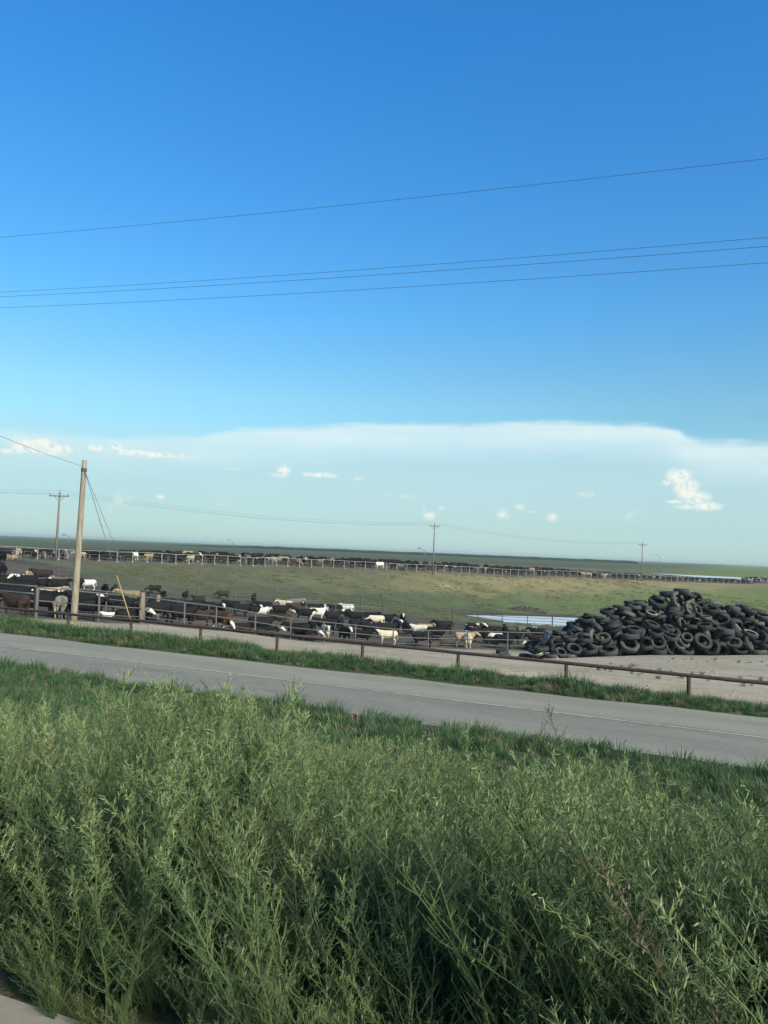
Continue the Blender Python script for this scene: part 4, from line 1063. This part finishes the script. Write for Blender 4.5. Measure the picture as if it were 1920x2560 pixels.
for (s, row, p2, nrm) in far_cows:
    c = ff_rng.choices([w[0] for w in weights], [w[1] for w in weights])[0]
    pose = ff_rng.choice(('eat', 'eat', 'walk', 'stand', 'turn')) if row == 0 else ff_rng.choice(('stand', 'turn', 'turn2', 'walk', 'stand', 'lie'))
    d = -nrm if row == 0 else np.array([math.cos(q := ff_rng.uniform(0, 6.28)), math.sin(q)])
    if row and ff_rng.random() < .4: d = -nrm
    if row == 0 and ff_rng.random() < .35: d = np.array([nrm[1], -nrm[0]])*ff_rng.choice((-1, 1))
    a = math.atan2(d[1], d[0])+ff_rng.uniform(-.35, .35); sc_ = ff_rng.uniform(.92, 1.06)
    o = link('cow', COW[pose], COAT[c], None, (p2[0], p2[1], float(ground(*p2))-.02), (0, 0, a), (sc_, sc_, sc_))
    k = int(np.clip(np.searchsorted(fs, s)-1, 0, len(fs)-2))
    rel = [(k-first_k, 'first'), (k-mid_k, 'middle'), (k-last_k, 'last')]; n_, nm = min(rel, key=lambda q: abs(q[0]))
    side = 'right' if n_ >= 0 else 'left'; n_ = abs(n_)+(1 if n_ >= 0 else 0)
    rowt = ('front row', 'second row', 'third row')[row]
    key = (n_, side, nm, rowt, c); counts[key] = counts.get(key, 0)+1
    extra_ = '' if counts[key] == 1 else f', {ordinal(counts[key])} one'
    tag(o, f'{CTXT[c]} cow, far pens {rowt}, {ordinal(n_)} bay {side} of {nm} crossarm pole{extra_}', 'cow', 'cattle in the far pens')

# the rest of the far herd, packed behind those and too small to tell apart
V = []; Fc = []; mi = []; low = cow_mesh('herd_cow', 'low', .3, stride=.1, voxel=.075); lowP = np.empty(len(low.vertices)*3); low.vertices.foreach_get('co', lowP); lowP = lowP.reshape(-1, 3); lowF = [tuple(f.vertices) for f in low.polygons]
s = 0.5
while s < fs[-1]-2:
    p2 = far_at(s); t = far_at(min(s+1, fs[-1]))-far_at(max(s-1, 0)); t /= np.linalg.norm(t); nrm = np.array([-t[1], t[0]])
    if nrm @ p2 < 0: nrm = -nrm
    px = proj((*p2, 0))[0]
    for off in ((6.6, 9.5) if px < 1500 else (6.6,)):
        if ff_rng.random() < .22: continue
        q = p2+nrm*(off+ff_rng.uniform(-1, 1))+t*ff_rng.uniform(-.7, .7); a = ff_rng.uniform(0, 6.28); ca, sa = math.cos(a), math.sin(a)
        P = lowP @ np.array([[ca, -sa, 0], [sa, ca, 0], [0, 0, 1]]).T+np.array([q[0], q[1], float(ground(*q))])
        b0 = len(V); V += list(P); Fc += [tuple(b0+i for i in f) for f in lowF]; mi += [ff_rng.choices(range(4), (7, 2, 1, .7))[0]]*len(lowF)
    s += 2.0
me = mesh_np('far_herd', V, Fc, True)
for c in ('black', 'dark', 'brown', 'tan'): me.materials.append(COAT[c])
me.polygons.foreach_set('material_index', mi)
o = bpy.data.objects.new('far_herd', me); C.objects.link(o); tag(o, 'packed dark cattle behind the front rows of the far pens', None, None, 'stuff')
bpy.data.meshes.remove(low)

# ------------------------------------------------------------------ weeds and grass
def leaf_mat(name, cols, trans=.35, rough=.7):
    m, T, b = material(name)
    oi = T.add('ShaderNodeObjectInfo').outputs['Random']; at = attr(T, 'tone')
    co = T.add('ShaderNodeNewGeometry').outputs['Position']
    n = T.noise(co, .9, 3, .5)
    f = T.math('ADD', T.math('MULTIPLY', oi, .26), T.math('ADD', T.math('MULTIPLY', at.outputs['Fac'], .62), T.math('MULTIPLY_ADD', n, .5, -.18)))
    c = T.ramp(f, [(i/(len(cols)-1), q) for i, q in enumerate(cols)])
    T.put(b.inputs['Base Color'], c); b.inputs['Roughness'].default_value = rough; b.inputs['Specular IOR Level'].default_value = .2
    tr = T.add('ShaderNodeBsdfTranslucent'); T.put(tr.inputs[0], c)
    mx = T.add('ShaderNodeMixShader'); mx.inputs[0].default_value = trans
    T.l.new(b.outputs[0], mx.inputs[1]); T.l.new(tr.outputs[0], mx.inputs[2])
    T.l.new(mx.outputs[0], T.n['Material Output'].inputs[0])
    return m
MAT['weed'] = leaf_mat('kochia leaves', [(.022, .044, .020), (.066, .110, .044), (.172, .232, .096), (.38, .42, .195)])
MAT['weed_stem'] = simple('weed stems', (.12, .13, .055), .8, 0, .3, 8, .2)
MAT['grass'] = leaf_mat('verge grass', [(.035, .070, .030), (.058, .112, .045), (.088, .150, .062), (.140, .185, .085)])
MAT['bank_grass'] = leaf_mat('coarse bank grass', [(.075, .092, .042), (.105, .12, .053), (.17, .16, .075), (.25, .21, .11)])
class Blades:
    def __init__(s): s.V = []; s.F = []; s.tone = []
    def leaf(s, p, d, w, side, tone, curl=0.0):
        """narrow pointed leaf: two quads folded into a taper"""
        b = len(s.V); mid = p+d*.5+np.array([0, 0, curl*.5]); tip = p+d+np.array([0, 0, curl*-.2])
        s.V += [p-side*w*.35, p+side*w*.35, mid+side*w*.5, mid-side*w*.5, tip]
        s.F += [(b, b+1, b+2, b+3), (b+3, b+2, b+4)]; s.tone += [tone*.8, tone*.8, tone, tone, min(1, tone+.15)]
    def stem(s, pts, rads, tone):
        V, Fc = tube(pts, rads, 4, False); b = len(s.V)
        s.V += V; s.F += [tuple(b+i for i in f) for f in Fc]; s.tone += [tone]*len(V)
    def mesh(s, name, mat):
        m = mesh_np(name, s.V, s.F, False); a = m.attributes.new('tone', 'FLOAT', 'POINT'); a.data.foreach_set('value', np.array(s.tone, np.float32)); m.materials.append(mat); return m
def kochia(seed, h, nst=7, spread=.30, stem_out=None, leaf_len=(.016, .036)):
    r = np.random.default_rng(seed); B = Blades(); S = B if stem_out is None else stem_out
    for k in range(nst):
        az = r.uniform(0, 6.28); out = np.array([math.cos(az), math.sin(az), 0])*r.uniform(.05, spread)*h
        hh = h*r.uniform(.62, 1.0); lean = np.array([-.34, .04, 0])*hh*r.uniform(.4, 1.4)
        pts = [np.array([0, 0, -.03])+out*.08]
        for t in np.linspace(.15, 1, 8): pts.append(out*(t**.8)+lean*t*t+np.array([0, 0, hh*t])+r.normal(0, .008, 3)*h)
        pts = np.array(pts); S.stem(pts, np.linspace(.0045, .0012, len(pts)), .35)
        nb = int(34*hh)
        for j in range(nb):
            t = (j+r.uniform(0, 1))/nb; t = .12+.88*t; fi = t*(len(pts)-1); i = min(int(fi), len(pts)-2); p = pts[i]+(pts[i+1]-pts[i])*(fi-i)
            a2 = r.uniform(0, 6.28); ln = hh*r.uniform(.10, .26)*(1.05-t*.80)+.02
            d = np.array([math.cos(a2), math.sin(a2), 0])*r.uniform(.55, .95)+np.array([-.25, 0, r.uniform(.45, 1.0)]); d /= np.linalg.norm(d)
            q = [p, p+d*ln*.5+np.array([0, 0, .03*ln]), p+d*ln+np.array([0, 0, ln*.22])]
            S.stem(q, [.0016, .0012, .0007], .45)
            nl = int(7+ln*85); tn = np.clip(-.10+1.0*t**1.3+r.normal(0, .12), 0, 1)  # older low leaves darker; shade deep in the plant also put into tone
            for m in range(nl):
                u = (m+.6)/nl; pp = (q[0]*(1-u)+q[1]*u)*(1-u)+(q[1]*(1-u)+q[2]*u)*u
                ld = d*.75+r.normal(0, .55, 3); ld /= np.linalg.norm(ld); side = np.cross(ld, [0.3, .2, 1]); side /= np.linalg.norm(side)+1e-9
                B.leaf(pp, ld*r.uniform(*leaf_len)*(1.15-u*.4), r.uniform(.0026, .0042), side, np.clip(tn+r.normal(0, .1), 0, 1))
        # feathery tip
        for m in range(16):
            u = m/16; pp = pts[-1]+(pts[-1]-pts[-2])*(u-.6)*.8
            ld = np.array([-.2, 0, .9])+r.normal(0, .5, 3); ld /= np.linalg.norm(ld); side = np.cross(ld, [1, .2, .1]); side /= np.linalg.norm(side)
            B.leaf(pp, ld*r.uniform(.015, .032), .004, side, np.clip(.8+r.normal(0, .12), 0, 1))
    return B
def tuft(seed, h, nb, spread, w=.009):
    r = np.random.default_rng(seed); B = Blades()
    for k in range(nb):
        az = r.uniform(0, 6.28); p = np.array([math.cos(az), math.sin(az), 0])*spread*math.sqrt(r.uniform()); hh = h*r.uniform(.45, 1.0)
        out = np.array([math.cos(az), math.sin(az), 0])*hh*r.uniform(.1, .6)+np.array([-.12, 0, 0])*hh; side = np.array([-math.sin(az+r.uniform(-1, 1)), math.cos(az), 0]); b = len(B.V); tn = np.clip(r.normal(.5, .22), 0, 1)
        m1 = p+out*.35+np.array([0, 0, hh*.6]); m2 = p+out+np.array([0, 0, hh*.95])
        B.V += [p-side*w/2, p+side*w/2, m1+side*w*.45, m1-side*w*.45, m2]; B.F += [(b, b+1, b+2, b+3), (b+3, b+2, b+4)]; B.tone += [tn*.6, tn*.6, tn, tn, min(1, tn+.2)]
    return B
def scatter(name, meshes, P, rotz, tilt, scale, pick, label):
    """one stuff object: mesh copies instanced on points by geometry nodes"""
    col = bpy.data.collections.new(name+'_kinds')
    for i, me in enumerate(meshes):
        o = bpy.data.objects.new(f'{name}_{chr(97+i)}', me); col.objects.link(o)
    pm = bpy.data.meshes.new(name); pm.from_pydata([tuple(p) for p in P], [], [])
    a = pm.attributes.new('rot', 'FLOAT_VECTOR', 'POINT'); a.data.foreach_set('vector', np.column_stack([tilt[:, 0], tilt[:, 1], rotz]).astype(np.float32).ravel())
    a = pm.attributes.new('sc', 'FLOAT_VECTOR', 'POINT'); a.data.foreach_set('vector', np.asarray(scale, np.float32).ravel())
    a = pm.attributes.new('pick', 'INT', 'POINT'); a.data.foreach_set('value', np.asarray(pick, np.int32))
    ng = bpy.data.node_groups.new(name, 'GeometryNodeTree')
    ng.interface.new_socket('Geometry', in_out='INPUT', socket_type='NodeSocketGeometry'); ng.interface.new_socket('Geometry', in_out='OUTPUT', socket_type='NodeSocketGeometry')
    N = ng.nodes; gi = N.new('NodeGroupInput'); go = N.new('NodeGroupOutput')
    m2p = N.new('GeometryNodeMeshToPoints'); ci = N.new('GeometryNodeCollectionInfo'); ci.inputs[0].default_value = col; ci.inputs['Separate Children'].default_value = True; ci.inputs['Reset Children'].default_value = True
    iop = N.new('GeometryNodeInstanceOnPoints'); iop.inputs['Pick Instance'].default_value = True
    def na(nm, dt):
        n = N.new('GeometryNodeInputNamedAttribute'); n.data_type = dt; n.inputs[0].default_value = nm; return n.outputs[0]
    e2r = N.new('FunctionNodeEulerToRotation')
    ng.links.new(gi.outputs[0], m2p.inputs[0]); ng.links.new(m2p.outputs[0], iop.inputs['Points']); ng.links.new(ci.outputs[0], iop.inputs['Instance'])
    ng.links.new(na('pick', 'INT'), iop.inputs['Instance Index']); ng.links.new(na('rot', 'FLOAT_VECTOR'), e2r.inputs[0]); ng.links.new(e2r.outputs[0], iop.inputs['Rotation'])
    ng.links.new(na('sc', 'FLOAT_VECTOR'), iop.inputs['Scale']); ng.links.new(iop.outputs[0], go.inputs[0])
    o = bpy.data.objects.new(name, pm); C.objects.link(o); md = o.modifiers.new('scatter', 'NODES'); md.node_group = ng
    return tag(o, label, None, None, 'stuff')
wr = np.random.default_rng(3)
def spread_pts(n, x0, x1, y0, y1):
    x = wr.uniform(x0, x1, n); y = wr.uniform(y0, y1, n); return x, y
KM = [kochia(i, 1.0, 7+i % 3).mesh(f'kochia_{i}', MAT['weed']) for i in range(7)]
def weed_h(x, y):
    """how tall the weeds grow: highest along the top of the bank, patchy"""
    return np.clip(.76+.75*(vnoise(x, y, 1.5, 11)-.42)+.25*(vnoise(x, y, .6, 12)-.5), .4, 1.35)
MAT['dry'] = leaf_mat('dry stalks', [(.14, .11, .06), (.22, .18, .10), (.30, .25, .15), (.40, .35, .22)])
for i in range(2):      # seeding grass
    B = tuft(300+i, .85, 40, .10, .007); r_ = np.random.default_rng(310+i)
    for k in range(9):
        az_ = r_.uniform(0, 6.28); o_ = np.array([math.cos(az_), math.sin(az_), 0]); tp = o_*.16+np.array([-.16, 0, r_.uniform(.85, 1.15)])
        B.stem([o_*.04, o_*.10+np.array([-.03, 0, .55]), tp], [.002, .0016, .001], .9)
        for m_ in range(14): B.leaf(tp-np.array([-.02, 0, .13])*(m_/14)+r_.normal(0, .006, 3), np.array([-.3, 0, .8])*.02+r_.normal(0, .009, 3), .004, np.array([0, 1.0, 0]), .95)
    KM.append(B.mesh(f'seed_grass_{i}', MAT['grass']))
KM.append(kochia(77, 1.0, 4, .22, None, (.010, .022)).mesh('dry_kochia', MAT['dry']))
n = 2200; x, y = spread_pts(n, -13.5, 5.0, 2.22, 8.2)
# inside the picture's wedge or a step beside it
keep = (x > -1.45*y-2.2) & (x < .25*y+2.5)
edge_y = 6.6+1.0*(vnoise(x, x*0, 2.2, 13)-.5)*2+np.where(x < -6.0, -.7, 0)-.5*sstep(x/y, -.5, -.35)
keep &= (y < edge_y)
x, y = x[keep], y[keep]; hh = weed_h(x, y)*wr.choice([.62, .85, 1.0, 1.12, 1.30], len(x), p=[.2, .25, .25, .2, .1])*wr.uniform(.92, 1.08, len(x))*np.clip(1.25-(y-2.5)*.05, .7, 1.2)
hh *= np.clip(.50+(y-2.2)*2.2, .50, 1.0)*(1+.38*(1-sstep(y, 3.2, 4.0)))
# a taller clump stands a few metres along the bank, lower growth on either side
clump = np.exp(-((x+.72*y+.05)/(.17*y))**2)
hh = hh*(1+.22*clump)
cap = .78+.50*clump+.28*sstep(x/y, -.55, -.32)
cap = np.maximum(cap, (1.08+.12*sstep(x/y, -.45, -.2))*(1-sstep(y, 3.3, 4.1)))
hh = np.where(hh > cap, cap*wr.uniform(.78, 1.0, len(x)), hh)
# a fringe of low sprawling plants over the pavement edge
fx, fy = spread_pts(200, -7, 3, 2.2, 2.7); fh = wr.uniform(.22, .50, 200)*np.clip(.6+(fy-2.1), .6, 1.3)
x = np.concatenate([x, fx]); y = np.concatenate([y, fy]); hh = np.concatenate([hh, fh])
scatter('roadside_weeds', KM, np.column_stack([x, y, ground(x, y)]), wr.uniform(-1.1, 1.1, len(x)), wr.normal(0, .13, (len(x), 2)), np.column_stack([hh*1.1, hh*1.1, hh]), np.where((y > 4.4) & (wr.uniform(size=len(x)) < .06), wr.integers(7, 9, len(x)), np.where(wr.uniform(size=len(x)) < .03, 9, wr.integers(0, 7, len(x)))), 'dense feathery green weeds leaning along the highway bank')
print('weeds', len(x))
# lower grass between weeds and side road, and the strip under the rail fence
GM = [tuft(40+i, (.20, .26, .34, .15)[i % 4], 46, .13).mesh(f'tuft_{i}', MAT['grass']) for i in range(8)]
GM.append(tuft(61, .24, 34, .13).mesh('dry_tuft', MAT['dry']))
n = 9000; x, y = spread_pts(n, -30, 5, 4.5, 17.4)
keep = (x > -1.42*y-2) & (x < .2*y+2) & (y < road_near(x)-.12+.5*(vnoise(x, y*0, 1.3, 21)-.35)) & (wr.uniform(size=n) < .55+.6*vnoise(x, y, 2.2, 22))
x, y = x[keep], y[keep]; hh = (.55+.9*vnoise(x, y, 3.0, 23))*wr.uniform(.7, 1.3, len(x))
scatter('verge_grass', GM, np.column_stack([x, y, ground(x, y)]), wr.uniform(0, 6.28, len(x)), wr.normal(0, .08, (len(x), 2)), np.column_stack([hh*1.3, hh*1.3, hh]), wr.integers(0, len(GM), len(x)), 'rough green grass on the slope above the side road')
n = 6500; x, y = spread_pts(n, -48, 8, 22.0, 25.4)
lo = road_far(x)+.05+.25*vnoise(x, y*0, 1.1, 31); hi = 24.75+.5*vnoise(x, y*0, 1.6, 32)
mid_ = (y-lo)/(hi-lo); keep = (y > lo) & (y < hi) & (wr.uniform(size=n) < .6+.6*vnoise(x, y, 1.5, 33))
x, y, mid_ = x[keep], y[keep], mid_[keep]; hh = (.45+.8*np.clip(1-abs(mid_*2-1), 0, 1)+1.1*(vnoise(x, y, 1.6, 34)-.45))*wr.uniform(.55, 1.45, len(x))*np.where(x > -4.5, .72, 1)
scatter('fence_grass', GM, np.column_stack([x, y, ground(x, y)]), wr.uniform(0, 6.28, len(x)), wr.normal(0, .08, (len(x), 2)), np.column_stack([hh*1.2, hh*1.2, np.clip(hh, .22, 2)]), wr.integers(0, len(GM), len(x)), 'strip of green grass under the rusty rail fence')
# coarse tufts over the bank and the meadow
n = 20000; x, y = spread_pts(n, -95, 45, 84, 230); sdp_ = poly_sd(x, y, pond); keep = (poly_sd(x, y, far_poly) > 1.0) & (poly_sd(x, y, pen_poly) > 1.5) & (sdp_ > 3) & (vnoise(x, y, 5.0, 51)*.6+vnoise(x, y, 1.8, 52)*.4 > .42)
x, y = x[keep], y[keep]; hh = wr.uniform(.5, 1.5, len(x))*(.5+vnoise(x, y, 4.0, 53))
scatter('bank_grass', [tuft(70+i, .10, 26, .34, .04).mesh(f'bank_tuft_{i}', MAT['bank_grass']) for i in range(4)], np.column_stack([x, y, ground(x, y)]), wr.uniform(0, 6.28, len(x)), wr.normal(0, .1, (len(x), 2)), np.column_stack([hh*1.5, hh*1.5, hh]), wr.integers(0, 4, len(x)), 'coarse tufts on the grass bank below the far pens')
# sparse sprigs on the bare apron
n = 260; x, y = spread_pts(n, -6, 6, 27, 43); keep = vnoise(x, y, 3.0, 41) > .62; x, y = x[keep], y[keep]; hh = wr.uniform(.3, .8, len(x))
scatter('apron_sprigs', GM, np.column_stack([x, y, ground(x, y)]), wr.uniform(0, 6.28, len(x)), wr.normal(0, .1, (len(x), 2)), np.column_stack([hh, hh, hh]), wr.integers(0, len(GM), len(x)), 'thin sprigs of grass on the bare dirt')

# single tall plants that stand out above the weeds
def tall_weed(px, py_top, depth, seed, lab, thin=False):
    top = at_depth(px, py_top, depth); g0 = float(ground(top[0], top[1])); h = top[2]-g0
    root = empty('tall_weed', (top[0], top[1], g0), lab, 'weed', 'tall weeds above the roadside growth')
    st = Blades(); B = kochia(seed, h, 2 if thin else 4, .10 if thin else .2, st, (.012, .03) if thin else (.02, .045))
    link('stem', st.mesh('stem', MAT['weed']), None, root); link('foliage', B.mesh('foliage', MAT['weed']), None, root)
for a in ((822, 1690, 6.0, 101, 'thin weed stalk in front of the road, above the middle of the weeds', True), (1452, 1748, 5.2, 102, 'wispy weed stalk crossing the road, taller of the pair near the fence end', True),
          (1556, 1800, 5.0, 103, 'wispy shorter weed stalk right of the taller one on the road', True), (560, 1700, 5.6, 104, 'tallest leaning weed, crown against the road', False), (700, 1716, 5.9, 105, 'tall leaning weed right of the tallest one', False),
          (430, 1716, 5.5, 106, 'tall leaning weed left of the tallest one', False), (330, 1738, 5.3, 107, 'leaning weed at the fringe of the tall clump', False)):
    tall_weed(*a)

# stones and clods on the apron
sr = random.Random(9); SM = []
for i in range(4):
    bm = bmesh.new(); bmesh.ops.create_icosphere(bm, subdivisions=1, radius=1.0)
    for v in bm.verts: v.co *= sr.uniform(.7, 1.15); v.co.z *= .6
    me = bpy.data.meshes.new(f'clod_{i}'); bm.to_mesh(me); bm.free(); me.materials.append(MAT['clod'] if 'clod' in MAT else MAT.setdefault('clod', simple('dry clod', (.26, .22, .16), .95, 0, .4, 3, .1))); SM.append(me)
n = 900; x, y = spread_pts(n, -30, 6, 25.4, 46); sz = wr.gamma(1.6, .018, n)+.012; keep = (poly_sd(x, y, pen_poly) > .2); x, y, sz = x[keep], y[keep], sz[keep]
scatter('loose_clods', SM, np.column_stack([x, y, ground(x, y)]), wr.uniform(0, 6.28, len(x)), wr.normal(0, .3, (len(x), 2)), np.column_stack([sz, sz, sz]), wr.integers(0, 4, len(x)), 'loose clods and stones on the packed dirt')

# ------------------------------------------------------------------ haze
V, Fc = [], []; boxv((0, 6500, 4), (18600, 15200, 28), V, Fc)
hz = bpy.data.materials.new('thin haze'); hz.use_nodes = True; hn = NT(hz.node_tree); hn.n.clear()
ho = hn.add('ShaderNodeOutputMaterial'); pv = hn.add('ShaderNodeVolumePrincipled'); pv.inputs['Color'].default_value = (.82, .95, .86, 1)
pv.inputs['Density'].default_value = .00020; pv.inputs['Anisotropy'].default_value = .2
hn.l.new(pv.outputs[0], ho.inputs['Volume'])
tag(link('haze', mesh_np('haze', V, Fc), hz), 'thin blue haze over the flat fields', None, None, 'stuff')
